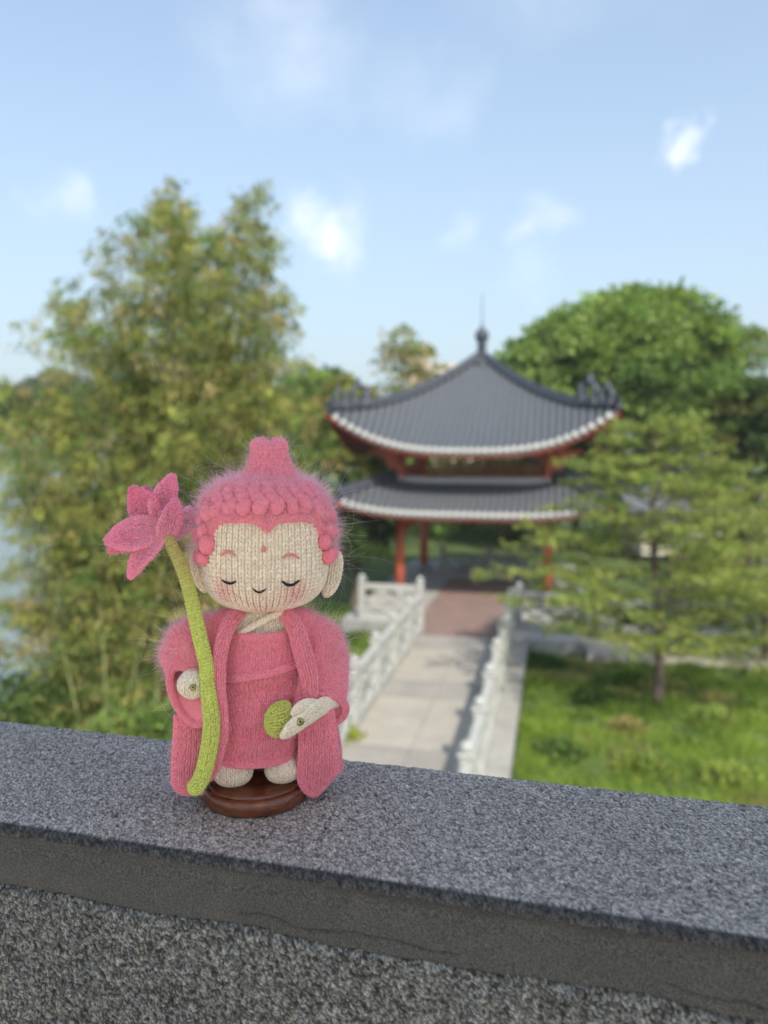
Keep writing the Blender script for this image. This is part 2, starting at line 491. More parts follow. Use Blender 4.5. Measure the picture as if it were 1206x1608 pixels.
class Loft:
    """rings (centre, A, B) swept smoothly; S(u,v) gives points"""
    def __init__(s, rings, e=1.0, mod=None, u0=0.0, u1=1.0, even=True):
        s.k = np.array([[c, a, b] for c, a, b in rings], dtype=float)
        s.e = e; s.mod = mod; s.u0 = u0; s.u1 = u1
        if even:
            d = np.linalg.norm(np.diff(s.k[:, 0], axis=0), axis=1) + 0.6 * np.abs(np.diff(np.linalg.norm(s.k[:, 1], axis=1)))
            d = np.maximum(d, 1e-5)
            s.kn = np.concatenate([[0], np.cumsum(d)]); s.kn /= s.kn[-1]
        else: s.kn = None
    def __call__(s, u, v):
        u = np.asarray(u, float); v = np.asarray(v, float)
        R = catmull(s.k, v, s.kn)
        th = 2 * PI * (s.u0 + (s.u1 - s.u0) * u)
        c, sn = np.cos(th), np.sin(th)
        if s.e != 1.0:
            c = np.sign(c) * np.abs(c) ** s.e; sn = np.sign(sn) * np.abs(sn) ** s.e
        P = R[:, 0] + R[:, 1] * c[:, None] + R[:, 2] * sn[:, None]
        if s.mod is not None:
            P = s.mod(P, R[:, 0], th, v)
        return P

def frame(S, u, v, ctr=None):
    e = 1e-3
    P = S(u, v)
    Su = S(u + e, v) - S(u - e, v)
    va = np.clip(v + e, 0, 1); vb = np.clip(v - e, 0, 1)
    Sv = S(u, va) - S(u, vb)
    n = np.cross(Su, Sv)
    l = np.linalg.norm(n, axis=1, keepdims=True)
    n = n / np.maximum(l, 1e-12)
    return P, Su / (2 * e), Sv / (va - vb + 1e-9)[:, None], n

def knit(S, nu, nv, rad, closed=True, flip=1, v0=0.0, v1=1.0, T=4, K=4, spread=(0.04, 0.43), lift=0.7, over=0.45, jit=0.085, keep=None, cull=0.55):
    """real yarn: every stitch is two leaning legs. returns V, F (quads), leg id"""
    J, I, Sd = np.meshgrid(np.arange(nv), np.arange(nu), np.array([-1, 1]), indexing='ij')
    J = J.ravel().astype(float); I = I.ravel().astype(float); Sd = Sd.ravel()
    if keep is not None:
        m = keep((I + 0.5) / nu, v0 + (v1 - v0) * (J + 0.5) / nv)
        J, I, Sd = J[m], I[m], Sd[m]
    if len(J):      # the side turned away from the path is hidden in the fuzz: smooth cloth is enough there
        _, _, _, N0 = frame(S, (I + 0.5) / nu, np.clip(v0 + (v1 - v0) * (J + 0.5) / nv, 0, 1))
        m = N0[:, 1] * flip < cull
        J, I, Sd = J[m], I[m], Sd[m]
    n = len(J)
    if n == 0: return np.zeros((0, 3)), np.zeros((0, 4), int), np.zeros(0, int)
    t = np.linspace(0, 1, T)
    ju = rng.normal(0, jit, n)[:, None]; jv = rng.normal(0, jit, n)[:, None]
    s_in, s_out = spread
    cu = (I[:, None] + 0.5 + Sd[:, None] * (s_in + (s_out - s_in) * t[None] ** 0.8) + ju * 0.5) / nu
    cv = (J[:, None] - over * 0.5 + (1 + over) * (1 - t[None]) + jv) / nv
    cv = v0 + (v1 - v0) * cv
    cv = np.clip(cv, 0.0005, 0.9995)
    if not closed: cu = np.clip(cu, 0.0005, 0.9995)
    P, Su, Sv, N = frame(S, cu.ravel(), cv.ravel())
    N = N * flip
    P = P.reshape(n, T, 3); N = N.reshape(n, T, 3)
    prof = np.sin(PI * (0.05 + 0.90 * t)) ** 0.7
    r = rad * prof[None, :, None] * (1 + rng.normal(0, 0.07, n))[:, None, None]
    Cn = P + N * (rad * lift * np.sin(PI * t)[None, :, None])
    Tn = np.gradient(Cn, axis=1)
    Tn /= np.maximum(np.linalg.norm(Tn, axis=2, keepdims=True), 1e-12)
    Bn = np.cross(Tn, N); Bn /= np.maximum(np.linalg.norm(Bn, axis=2, keepdims=True), 1e-12)
    a = 2 * PI * np.arange(K) / K
    V = (Cn[:, :, None] + r[:, :, None] * (Bn[:, :, None] * np.cos(a)[None, None, :, None] + N[:, :, None] * np.sin(a)[None, None, :, None]))
    V = V.reshape(-1, 3)
    base = (np.arange(n) * T * K)[:, None, None]
    tt = np.arange(T - 1)[None, :, None] * K; k = np.arange(K)[None, None, :]; k2 = (k + 1) % K
    F = np.stack([base + tt + k, base + tt + k2, base + tt + K + k2, base + tt + K + k], -1).reshape(-1, 4)
    return V, F, np.repeat(np.arange(n), T * K)

def yarn_mat(name, sheen=0.5, tint=(1, 0.75, 0.85), trans=0.0):
    m, N, L, b = newmat(name)
    b.inputs['Roughness'].default_value = 0.85
    b.inputs['Specular IOR Level'].default_value = 0.15
    b.inputs['Sheen Weight'].default_value = sheen
    b.inputs['Sheen Roughness'].default_value = 0.5
    b.inputs['Sheen Tint'].default_value = (*tint, 1)
    a = N.new('ShaderNodeAttribute'); a.attribute_name = 'Col'
    tc = N.new('ShaderNodeTexCoord')
    n = N.new('ShaderNodeTexNoise'); n.inputs['Scale'].default_value = 2600; n.inputs['Detail'].default_value = 3
    L.new(tc.outputs['Object'], n.inputs['Vector'])
    r = N.new('ShaderNodeMapRange'); r.inputs['From Min'].default_value = 0.3; r.inputs['From Max'].default_value = 0.7
    r.inputs['To Min'].default_value = 0.82; r.inputs['To Max'].default_value = 1.15
    L.new(n.outputs['Fac'], r.inputs['Value'])
    mx = N.new('ShaderNodeMix'); mx.data_type = 'RGBA'; mx.blend_type = 'MULTIPLY'; mx.inputs['Factor'].default_value = 1
    L.new(a.outputs['Color'], mx.inputs['A']); L.new(r.outputs[0], mx.inputs['B'])
    L.new(mx.outputs['Result'], b.inputs['Base Color'])
    bp = N.new('ShaderNodeBump'); bp.inputs['Strength'].default_value = 0.4; bp.inputs['Distance'].default_value = 0.0002
    L.new(n.outputs['Fac'], bp.inputs['Height']); L.new(bp.outputs[0], b.inputs['Normal'])
    return m
M_pink = yarn_mat('pink_mohair', 0.6, (1, 0.62, 0.8))
M_skin = yarn_mat('cream_wool', 0.15, (1, .95, .85))
M_lime = yarn_mat('lime_wool', 0.2, (1, 1, .7))
PINK = np.array([0.98, 0.29, 0.345])
SKIN = np.array([0.98, 0.84, 0.65])
LIME = np.array([0.68, 0.72, 0.17])

def fuzz_mat(name, col):
    m = bpy.data.materials.new(name); m.use_nodes = True
    N, L = m.node_tree.nodes, m.node_tree.links
    N.clear()
    out = N.new('ShaderNodeOutputMaterial')
    d = N.new('ShaderNodeBsdfDiffuse'); d.inputs['Color'].default_value = (*col, 1)
    t = N.new('ShaderNodeBsdfTranslucent'); t.inputs['Color'].default_value = (*col, 1)
    mx = N.new('ShaderNodeMixShader'); mx.inputs[0].default_value = 0.5
    L.new(d.outputs[0], mx.inputs[1]); L.new(t.outputs[0], mx.inputs[2]); L.new(mx.outputs[0], out.inputs['Surface'])
    return m
M_fz = fuzz_mat('pink_mohair_fuzz', (0.99, 0.68, 0.75))
M_fzc = fuzz_mat('cream_wool_fuzz', (0.88, 0.76, 0.60))
M_fzl = fuzz_mat('lime_wool_fuzz', (0.66, 0.66, 0.32))

def add_fuzz(S, parent, mat, n, length, rad=0.000032, long_frac=0.05, long_len=3.2, flip=1, keep=None, droop=0.15, npts=5):
    m = n * 3
    u = rng.random(m); v = rng.random(m) * 0.996 + 0.002
    P, Su, Sv, N = frame(S, u, v)
    w = np.linalg.norm(np.cross(Su, Sv), axis=1)
    w = np.minimum(w, np.percentile(w, 97))
    sel = rng.random(m) < w / w.max()
    if keep is not None: sel &= keep(P, N * flip, u, v)
    idx = np.nonzero(sel)[0][:n]
    P, N = P[idx], N[idx] * flip
    k = len(P)
    if k == 0: return
    L = length * (0.35 + 1.0 * rng.random(k) ** 1.5)
    lg = rng.random(k) < long_frac
    L = np.where(lg, L * (1.0 + long_len * rng.random(k)), L)
    D = N * (0.55 + 0.5 * rng.random(k))[:, None] + rng.normal(0, 0.55, (k, 3))
    D /= np.linalg.norm(D, axis=1, keepdims=True)
    Cv = rng.normal(0, 0.55, (k, 3)); Cv[:, 2] -= droop
    Cw = rng.normal(0, 0.35, (k, 3))
    t = np.linspace(0, 1, npts)
    pts = (P[:, None] + L[:, None, None] * (D[:, None] * t[None, :, None] + Cv[:, None] * (t ** 2)[None, :, None] * 0.5
           + Cw[:, None] * np.sin(PI * t * 1.6)[None, :, None] * 0.25))
    hc = bpy.data.hair_curves.new('fuzz')
    hc.add_curves([npts] * k)
    hc.attributes['position'].data.foreach_set('vector', pts.reshape(-1).astype(np.float32))
    ra = hc.attributes.get('radius') or hc.attributes.new('radius', 'FLOAT', 'POINT')
    rr = np.tile(rad * np.array([1.0, 1.0, 0.9, 0.75, 0.35])[:npts], k)
    ra.data.foreach_set('value', rr.astype(np.float32))
    hc.materials.append(mat)
    o = bpy.data.objects.new('fuzz', hc)
    C.objects.link(o); o.parent = parent
    tag(o, kind='stuff')
    return o

def knitted(name, S, nu, nv, rad, mat, col, parent, closed=True, flip=None, sheet=True, colfn=None, label=None, keep=None, sheet_off=-0.35, inside=False, vr=(0, 1), **kw):
    if flip is None:
        u = np.linspace(0.03, 0.97, 13); v = np.full(13, 0.5)
        P, _, _, N = frame(S, u, v)
        Cc = P.mean(0)
        flip = 1 if ((P - Cc) * N).sum() > 0 else -1
    V, F, lid = knit(S, nu, nv, rad, closed, flip, keep=keep, v0=vr[0], v1=vr[1], **kw)
    nl = lid.max() + 1 if len(lid) else 0
    jitc = (1 + rng.normal(0, 0.06, (nl, 1)))[lid] if nl else np.zeros((0, 1))
    cl = np.tile(col, (len(V), 1)) if colfn is None else colfn(V)
    cl = cl * jitc
    if sheet:
        mu, mv = max(int(nu * 1.5), 16), max(int(nv * 1.5), 10)
        if mu > 120: mu = 120
        uu, vv = np.meshgrid(np.linspace(0, 1, mu + 1), np.linspace(0, 1, mv + 1))
        uu = uu.ravel(); vv = vv.ravel()
        P, _, _, N = frame(S, uu, vv)
        P = P + N * flip * rad * sheet_off
        Fs = grid_faces(mu + 1, mv + 1)
        if keep is not None:
            cu = (uu[Fs].mean(1)); cvv = vv[Fs].mean(1)
            Fs = Fs[keep(cu, cvv)]
        cs = np.tile(col, (len(P), 1)) if colfn is None else colfn(P)
        F = np.concatenate([F, Fs + len(V)]); V = np.concatenate([V, P]); cl = np.concatenate([cl, cs * 0.92])
        if inside:        # a second, inner layer so that the cloth has thickness
            P2 = P - N * flip * rad * 1.4
            F = np.concatenate([F, (Fs + len(V))[:, ::-1]]); V = np.concatenate([V, P2]); cl = np.concatenate([cl, cs])
    me = mesh_data(name, V, F, mat, True, cl)
    o = obj(name, me, parent)
    if label: o['label'] = label
    o['_flip'] = 0
    del o['_flip']
    S.flip = flip
    return o

def P3(px, py, d=0): return pl(px, py, d)
def vec(x, y, z): return np.array([x, y, z], float) * PX
def hring(yf, xl, xr, rd, d0=0.0):
    """horizontal ring whose front shows at photo row yf, sides at columns xl, xr"""
    z = pl((xl + xr) / 2, yf, d0 - rd)[2]
    lo, hi = yf - 80, yf + 20
    for _ in range(24):                         # the row at which height z shows on the plane d0
        mid = (lo + hi) / 2
        if pl((xl + xr) / 2, mid, d0)[2] > z: lo = mid
        else: hi = mid
    a = pl(xl, mid, d0); b = pl(xr, mid, d0)
    c = (a + b) / 2; c[2] = z
    rx = (b[0] - a[0]) / 2
    return (c, np.array([rx, 0, 0]), np.array([0, -rd * PX, 0]))
def vring(y, xl, xr, rd, d0=0.0):
    """horizontal ring seen level: row y on the plane d0"""
    a = pl(xl, y, d0); b = pl(xr, y, d0); c = (a + b) / 2
    return (c, np.array([(b[0] - a[0]) / 2, 0, 0]), np.array([0, -rd * PX, 0]))

doll = empty('knitted_doll', DOLL_O, DOLL_RZ,
             'small knitted doll in pink robes with closed eyes, curly pink hair and a topknot', 'doll')

# ---- head
HEADP = [(953, 6), (951, 38), (945, 60), (935, 78), (919, 90), (898, 96), (870, 97), (842, 96), (814, 93), (792, 87), (778, 78), (768, 66), (760, 49), (755, 28), (753, 5)]
def head_ring(y, r): return vring(y, 416 - r, 416 + r, r * 0.9, 0)
head_S = Loft([head_ring(y, r) for y, r in HEADP], e=0.94)
def on_head(px, py, off=0.0):
    """point of the face under photo pixel px, py"""
    lo, hi = -120.0, 0.0
    zc = np.array([pl(416, y, 0)[2] for y, r in HEADP])[::-1]
    rc = np.array([r for y, r in HEADP], float)[::-1] * PX
    x0 = pl(416, 860, 0)[0]
    for _ in range(30):
        mid = (lo + hi) / 2
        p = pl(px, py, mid)
        r = np.interp(p[2], zc[::-1] if zc[0] > zc[-1] else zc, rc[::-1] if zc[0] > zc[-1] else rc)
        q = (abs(p[0] - x0) / r) ** 2.1 + (abs(p[1]) / (r * 0.9)) ** 2.1
        if q > 1: lo = mid
        else: hi = mid
    p = pl(px, py, mid)
    return p + np.array([0, -off * PX, 0])
cheekL = on_head(352, 927); cheekR = on_head(463, 931)
def face_col(P):
    c = np.tile(SKIN, (len(P), 1))
    chin = pl(415, 962, -40)  # bounced pink light, put into the chin colour
    for k, rr, w in ((cheekL, 21, 0.5), (cheekR, 22, 0.5), (chin, 60, 0.28)):
        d = np.linalg.norm((P - k) / (rr * PX), axis=1)
        f = (w * np.exp(-d ** 2 * 1.3) * (0.75 + 0.5 * noise3(P, 900, 3, 1)))[:, None]
        f = np.clip(f, 0, 1)
        c = c * (1 - f) + f * np.array([0.80, 0.20, 0.26])
    return c
head = knitted('head', head_S, 60, 46, 2.25 * PX, M_skin, SKIN, doll, colfn=face_col, spread=(0.08, 0.30), over=0.3, lift=0.45, sheet_off=-0.35, T=5, K=5, jit=0.05)
add_fuzz(head_S, head, M_fzc, 2600, 5 * PX, rad=0.000018, long_frac=0.02, flip=head_S.flip)

def stroke(name, pts, w, mat, off=2.2, parent=head, taper=True):
    P = []
    n = 14
    q = catmull(np.array(pts, float), np.linspace(0, 1, n))
    for x, y in q: P.append(on_head(x, y, off))
    rad = [w * PX * (0.45 + 0.55 * math.sin(PI * (0.08 + 0.84 * i / (n - 1)))) if taper else w * PX for i in range(n)]
    mb = MB().tube(P, rad, 8)
    return mb.build(name, mat, parent, True)
M_black = simple_mat('black_embroidery_thread', (0.012, 0.013, 0.016), 0.6, spec=0.3)
M_brow = simple_mat('pink_embroidery_thread', (0.78, 0.28, 0.25), 0.8, bump=0.4, bscale=3000)
stroke('closed_eye', [(349, 910), (355, 914), (363, 915.5), (371, 912)], 2.1, M_black, 3.2)
stroke('closed_eye', [(443, 912), (451, 917.5), (460, 917), (470, 911)], 2.4, M_black, 3.6)
stroke('mouth', [(397, 923), (402, 928), (409, 929.5), (418, 924)], 1.6, M_black, 3.4)
stroke('eyebrow', [(347, 871), (353, 867), (360, 866.5), (370, 872)], 2.5, M_brow, 3.6)
stroke('eyebrow', [(444, 876), (451, 871), (459, 870.5), (470, 876)], 2.5, M_brow, 3.6)
_b = on_head(413.5, 862.5, 2)
me = MB().lathe([(0.3, -4.3), (3, -3.4), (4.3, 0), (3, 3.4), (0.3, 4.3)], 12).data('forehead_dot', M_brow, True)
me.transform(Matrix.Scale(PX, 4)); fd = obj('forehead_dot', me, head, _b)

# ---- ears
def ear(pts, side):
    rings = []
    for (x, y, w, t, d) in pts:
        rings.append((pl(x, y, d), vec(w, -w * 0.35 * 0, 0), vec(0, -t, 0)))
    S = Loft(rings)
    o = knitted('ear', S, 10, 15, 1.9 * PX, M_skin, SKIN, doll, T=4)
    add_fuzz(S, o, M_fzc, 260, 5 * PX, rad=0.000018, flip=S.flip)
ear([(318, 862, 3, 3, 6), (315, 868, 10, 9, 6), (313, 884, 12.5, 11, 6), (315, 902, 11.5, 11, 4), (319, 917, 9, 9, 2), (322, 926, 5, 5, 2), (323, 929, 1, 1, 2)], -1)
ear([(524, 864, 3, 3, 6), (525, 871, 10, 9, 6), (524, 888, 13, 11, 6), (521, 908, 13, 12, 4), (517, 924, 10.5, 9, 2), (514, 933, 6, 6, 2), (512, 937, 1, 1, 2)], 1)

# ---- hair cap (down to the hairline)
hair_prof_y = np.array([y for y, r in HEADP[::-1]], float)
hair_prof_r = np.array([r for y, r in HEADP[::-1]], float)
def hairline(th):
    """photo row where the hair ends, by angle (0 = right, pi/2 = front)"""
    a = np.abs(((th - PI / 2 + PI) % (2 * PI)) - PI)          # 0 at the front
    x = [0.0, 0.05, 0.11, 0.3, 0.6, 0.82, 0.94, 1.06, 1.2, 1.36, 1.5, 1.8, 2.3, PI]
    y = [820, 815, 808, 806, 807, 810, 822, 850, 874, 882, 874, 905, 930, 938]
    return np.interp(a, x, y)
def hair_S(u, v):
    u = np.asarray(u, float); v = np.asarray(v, float)
    th = 2 * PI * u
    yb = hairline(th)
    y = 750 + (yb - 750) * v ** 1.35
    r = np.interp(np.maximum(y + 5, 757), hair_prof_y, hair_prof_r) + 5 * np.clip(v * 9, 0, 1)
    zc = np.interp(y, Z_ROW_Y, Z_ROW_Z)
    return np.stack([XC + r * PX * np.cos(th), -r * PX * 0.93 * np.sin(th), zc], -1)
Z_ROW_Y = np.arange(700, 1000, 5.0); Z_ROW_Z = np.array([pl(416, y, 0)[2] for y in Z_ROW_Y]); XC = pl(418, 860, 0)[0]
class FS:
    def __init__(s, f): s.f = f
    def __call__(s, u, v): return s.f(u, v)
hS = FS(hair_S)
hair = knitted('curly_hair', hS, 80, 36, 1.8 * PX, M_pink, PINK, doll, T=4, K=4)
# curls: little knitted snail buns, placed row by row
def curl_mesh():
    # a plump bobble, wales running down along local Y, standing out along local Z
    ks = ((-12.8, 1), (-11.6, 5), (-8.6, 9.2), (-3.5, 11.8), (2.5, 12), (7.6, 9.6), (10.6, 5.5), (11.8, 1))
    S = Loft([((0, y, 1.5), (r * 0.95, 0, 0), (0, 0, r * 0.98)) for y, r in ks])
    V, F, lid = knit(S, 13, 6, 1.75, True, 1, T=4, K=4, over=0.5, cull=9)
    uu, vv = np.meshgrid(np.linspace(0, 1, 17), np.linspace(0, 1, 9))
    P = S(uu.ravel(), vv.ravel()); P[:, :2] *= 0.97
    F = np.concatenate([F, grid_faces(17, 9) + len(V)]); V = np.concatenate([V, P])
    jc = np.concatenate([(1 + rng.normal(0, 0.07, lid.max() + 1))[lid], np.full(len(P), 0.92)])
    return mesh_data('curl', V * PX, F, M_pink, True, PINK[None] * jc[:, None])
cm = curl_mesh()
rows = [(0.0, 0), ]
curl_pts = []
def arc_row(yfun, half, step_px, zoff):
    # walk round the head at row yfun(th)
    th = -half
    while th <= half:
        q = PI / 2 + th
        curl_pts.append((q, yfun(th), zoff))
        r = np.interp(yfun(th), hair_prof_y, hair_prof_r) + 10
        th += step_px / r
for k, (dy, stp) in enumerate(((16, 25), (34, 23), (50, 22), (64, 21), (76, 20))):
    def yf(th, dy=dy):
        a = abs(th)
        b = np.interp(a, [0, 0.84, 1.02, 1.2, 1.6, 2.2, PI], [802, 804, 822, 848, 848, 890, 905])
        t = 762
        return t + (b - t) * (1 - dy / 80.0) ** 1.0 if dy > 16 else b - 12
    half = PI - 0.1
    arc_row(yf, half + (k % 2) * 0.07, stp, 0)
# extra rows down the sides and the back
for dy2 in (24,):
    for sgn in (-1, 1):
        for a, y in ((1.13, 868), (1.35, 868), (1.0, 846)):
            curl_pts.append((PI / 2 + sgn * a, y, 0))
for a in np.arange(1.9, 2 * PI - 1.9, 0.24):
    curl_pts.append((PI / 2 + a, 918, 0))
    curl_pts.append((PI / 2 + a + .12, 868, 0))
for (q, y, zo) in curl_pts:
    r = np.interp(max(y, 758), hair_prof_y, hair_prof_r)
    r2 = np.interp(max(y - 6, 758), hair_prof_y, hair_prof_r); r1 = np.interp(min(y + 6, 960), hair_prof_y, hair_prof_r)
    slope = (r1 - r2) / 12.0
    nrm = Vector((math.cos(q), -math.sin(q) * 0.95, float(np.clip(slope, -1, 3)))).normalized()
    p = np.array([XC + (r + 6) * PX * math.cos(q), -(r + 9) * PX * 0.93 * math.sin(q), np.interp(y, Z_ROW_Y, Z_ROW_Z)])
    o = obj('curl', cm, hair)
    o.location = Vector(p) + nrm * 1.0 * PX
    o.rotation_mode = 'QUATERNION'
    qq = nrm.to_track_quat('Z', 'Y')
    from mathutils import Quaternion
    o.rotation_quaternion = qq @ Quaternion((0, 0, 1), random.gauss(0, 0.5))
    sc = random.uniform(0.84, 1.08)
    sc *= 1.0 if y > 795 else 0.86
    o.scale = (sc * random.uniform(.9, 1.05), sc * random.uniform(.9, 1.12), sc * random.uniform(0.85, 1.0))
# rim cord along the hairline
def cord(name, pts, rad, nu, nv, mat, col, parent, yr=None, e=1, flat=1.0, up=None, colfn=None, label=None, fz=None, **kw):
    """a knitted cord through local points"""
    pts = np.array(pts, float)
    rings = []
    n = len(pts)
    prev = None
    for i in range(n):
        t = pts[min(i + 1, n - 1)] - pts[max(i - 1, 0)]; t /= np.linalg.norm(t)
        ref = np.array([0, -1.0, 0]) if up is None else np.array(up, float)
        a = np.cross(t, ref); a /= max(np.linalg.norm(a), 1e-9)
        b = np.cross(a, t)
        r = (rad[i] if hasattr(rad, '__len__') else rad) * PX
        if i in (0, n - 1): r *= 0.35
        rings.append((pts[i], a * r, b * r * flat))
    S = Loft(rings)
    o = knitted(name, S, nu, nv, (yr or 1.6) * PX, mat, col, parent, colfn=colfn, label=label, T=4, **kw)
    return o, S
rim_pts = []
for a in np.linspace(-1.3, 1.3, 41):
    th = PI / 2 + a
    y = float(hairline(np.array([th]))[0])
    u = np.array([(th / (2 * PI)) % 1.0]); v = np.array([0.995])
    p = hair_S(u, v)[0]
    c = np.array([XC, 0, p[2]])
    p = c + (p - c) * 0.955
    rim_pts.append(p)
rim, rimS = cord('hairline_cord', rim_pts, 5.0, 7, 90, M_pink, PINK, doll, flat=1.0, up=None)

# ---- topknot
tk = []
for (y, xl, xr, rd) in ((768, 372, 478, 50), (756, 376, 473, 47), (744, 383, 465, 43), (733, 389, 459, 38), (723, 393, 454, 33), (712, 396, 450, 27), (703, 396, 449, 24), (697, 398, 447, 20), (694, 405, 440, 12), (693, 420, 425, 2)):
    tk.append(vring(y, xl, xr, rd, 0))
def tkmod(P, Cc, th, v):
    f = np.clip((v - 0.62) / 0.3, 0, 1)
    P = P.copy()
    P[:, 2] += f * (np.abs(np.cos(th)) ** 3 * 6.5 - 2.0) * PX
    side = np.abs(np.cos(th)) ** 4
    P[:, 0] += np.sign(np.cos(th)) * side * f * 1.5 * PX
    return P
tkS = Loft(tk, mod=tkmod)
topk = knitted('topknot', tkS, 38, 15, 1.7 * PX, M_pink, PINK, doll)
add_fuzz(tkS, topk, M_fz, 5500, 8 * PX, flip=tkS.flip, long_frac=0.05)
def hkeep(P, N, u, v): return v > 0.02
def hair_out(u, v):
    P = hair_S(u, v)
    c = np.stack([np.full(len(P), XC), np.zeros(len(P)), P[:, 2]], -1)
    d = P - c; l = np.linalg.norm(d, axis=1, keepdims=True)
    k = np.clip(np.asarray(v) * 5, 0.1, 1)[:, None] * np.clip((1.0 - np.asarray(v)) * 8 + 0.25, 0, 1)[:, None]
    P = P + d / np.maximum(l, 1e-9) * 8 * PX * k
    P[:, 2] += 5 * PX * np.clip(1 - np.asarray(v) * 1.5, 0, 1)
    return P
hoS = FS(hair_out)
add_fuzz(hoS, hair, M_fz, 17000, 16 * PX, flip=hS.flip, long_frac=0.055, long_len=3.6, rad=0.000027)

# ---- body, chest
chS = Loft([hring(y, xl, xr, rd, 6) for (y, xl, xr, rd) in ((948, 380, 450, 34), (960, 372, 458, 38), (975, 362, 464, 42), (1000, 352, 472, 46), (1030, 346, 476, 48))])
chest = knitted('chest', chS, 44, 14, 1.6 * PX, M_skin, SKIN, doll)
cordp = [pl(x, y, d) for x, y, d in ((462, 950, -22), (446, 959, -32), (426, 968, -38), (406, 979, -42), (384, 991, -38), (362, 1004, -30))]
cord('chest_wrap_edge', cordp, 3.2, 6, 26, M_skin, SKIN, doll)

# ---- inner robe
def robe_mod(P, Cc, th, v):
    P = P.copy()
    fr = np.exp(-(((th % (2 * PI)) - PI / 2) / 1.3) ** 2)
    x = np.cos(th)
    ph = v * 11 + x * 1.6
    amp = fr * np.clip((v - 0.25) / 0.2, 0, 1) * np.clip((0.96 - v) / 0.1, 0, 1)
    g = amp * (4.4 * np.sin(ph * 2.1 + 0.6) + 2.6 * np.sin(ph * 3.7 - x * 3) ) * PX
    dirv = P - Cc; dirv /= np.maximum(np.linalg.norm(dirv, axis=1, keepdims=True), 1e-9)
    return P + dirv * g[:, None]
robe_keys = ((997, 363, 461, 49), (1006, 356, 467, 52), (1030, 348, 474, 54), (1065, 343, 478, 57), (1100, 340, 480, 58), (1140, 336, 480, 58), (1175, 333, 474, 57), (1200, 334, 467, 54), (1206, 338, 463, 50))
robeS = Loft([hring(y, a, b, r, 6) for (y, a, b, r) in robe_keys], mod=robe_mod)
robe = knitted('inner_robe', robeS, 66, 42, 1.65 * PX, M_pink, PINK, doll, inside=True)
add_fuzz(robeS, robe, M_fz, 5000, 7 * PX, flip=robeS.flip, long_frac=0.03, rad=0.000024)
# upper wrap panel over it, lower edge slanting up to the right
def wrap_S(u, v):
    th = 2 * PI * (0.0 + 1.0 * np.asarray(u, float))
    x = np.cos(th)
    yb = 1057 - 13 * x
    lo = (robe_vr - 0) * 0
    # row 984 + v*(yb-984)
    y = 998 + np.asarray(v) * (yb - 998)
    vv = np.interp(y, ROBE_Y, ROBE_V)
    P = Loft.__call__(robe_plain, np.asarray(u, float), vv)
    c = np.array([ROBE_CX, 6 * PX, 0])
    d = P - c; d[:, 2] = 0
    d /= np.linalg.norm(d, axis=1, keepdims=True)
    return P + d * (6.5 * PX)
robe_vr = 0
robe_plain = Loft([hring(y, a, b, r, 6) for (y, a, b, r) in robe_keys])
ROBE_Y = np.array([k[0] for k in robe_keys], float); ROBE_V = robe_plain.kn
ROBE_CX = pl(410, 1050, 6)[0]
wS = FS(wrap_S)
wrap = knitted('wrap_panel', wS, 66, 15, 1.65 * PX, M_pink, PINK, doll, inside=True)
add_fuzz(wS, wrap, M_fz, 2400, 7 * PX, flip=wS.flip, long_frac=0.03, rad=0.000024)
edge_u = np.linspace(0.03, 0.47, 24)
ep = wrap_S(edge_u, np.full(24, 1.0)); ep[:, 1] -= 1.0 * PX
cord('wrap_lower_edge', ep, 4.6, 6, 46, M_pink, PINK, doll)
ep = wrap_S(edge_u, np.full(24, 0.01)); ep[:, 1] -= 0.5 * PX
cord('wrap_upper_edge', ep, 3.4, 6, 46, M_pink, PINK, doll)
ep = robeS(edge_u, np.full(24, 0.955)); ep[:, 1] -= 2.0 * PX
cord('robe_hem', ep, 4.4, 6, 46, M_pink, PINK, doll)

# ---- feet
def foot(x, y, rx, rz, name='foot'):
    """a rounded toe end pointing at the viewer, resting on the wooden disc; wales run down its front"""
    c = pl(x, y, -30); zb = 0.0093
    rings = []
    for (h, s, dd) in ((2.25, 0.55, 12), (2.0, 0.85, 6), (1.6, 0.98, 1), (1.15, 1.03, -2), (0.7, 0.97, -2), (0.35, 0.80, 0), (0.1, 0.5, 3), (0.0, 0.04, 5)):
        rings.append((np.array([c[0], (-19 + dd) * PX, zb + h * rz * PX]), vec(rx * s, 0, 0), vec(0, -27 * s, 0)))
    S = Loft(rings)
    o = knitted(name, S, 28, 11, 1.65 * PX, M_skin, np.array([0.97, 0.82, 0.66]), doll)
    add_fuzz(S, o, M_fzc, 900, 5 * PX, rad=0.000018, flip=S.flip)
foot(366, 1220, 29, 22); foot(444, 1222, 26, 20)

# ---- open coat: a shell round the back and sides, two tails in front
coat_keys = ((958, 372, 452, 30), (966, 348, 474, 36), (980, 322, 496, 44), (1005, 305, 508, 52), (1050, 296, 510, 60), (1100, 293, 512, 64), (1140, 288, 520, 66), (1180, 281, 526, 66), (1215, 276, 530, 62), (1247, 274, 531, 58))
def coat_mod(P, Cc, th, v):
    P = P.copy()
    dirv = P - Cc; dirv /= np.maximum(np.linalg.norm(dirv, axis=1, keepdims=True), 1e-9)
    g = np.clip((v - 0.35) / 0.5, 0, 1) * (3.5 * np.sin(th * 7 + 1.0) + 2 * np.sin(th * 13)) * PX
    P = P + dirv * g[:, None]
    # hem: tails hang to a point at the front edges, back hem a little shorter
    a = np.abs(((th - PI / 2 + PI) % (2 * PI)) - PI)
    P[:, 2] += np.clip((v - 0.8) / 0.2, 0, 1) * np.interp(a, [0.5, 0.62, 0.8, 1.1, 1.6, PI], [3, -2, -4, 2, 8, 10]) * PX
    return P
OPEN = 0.118
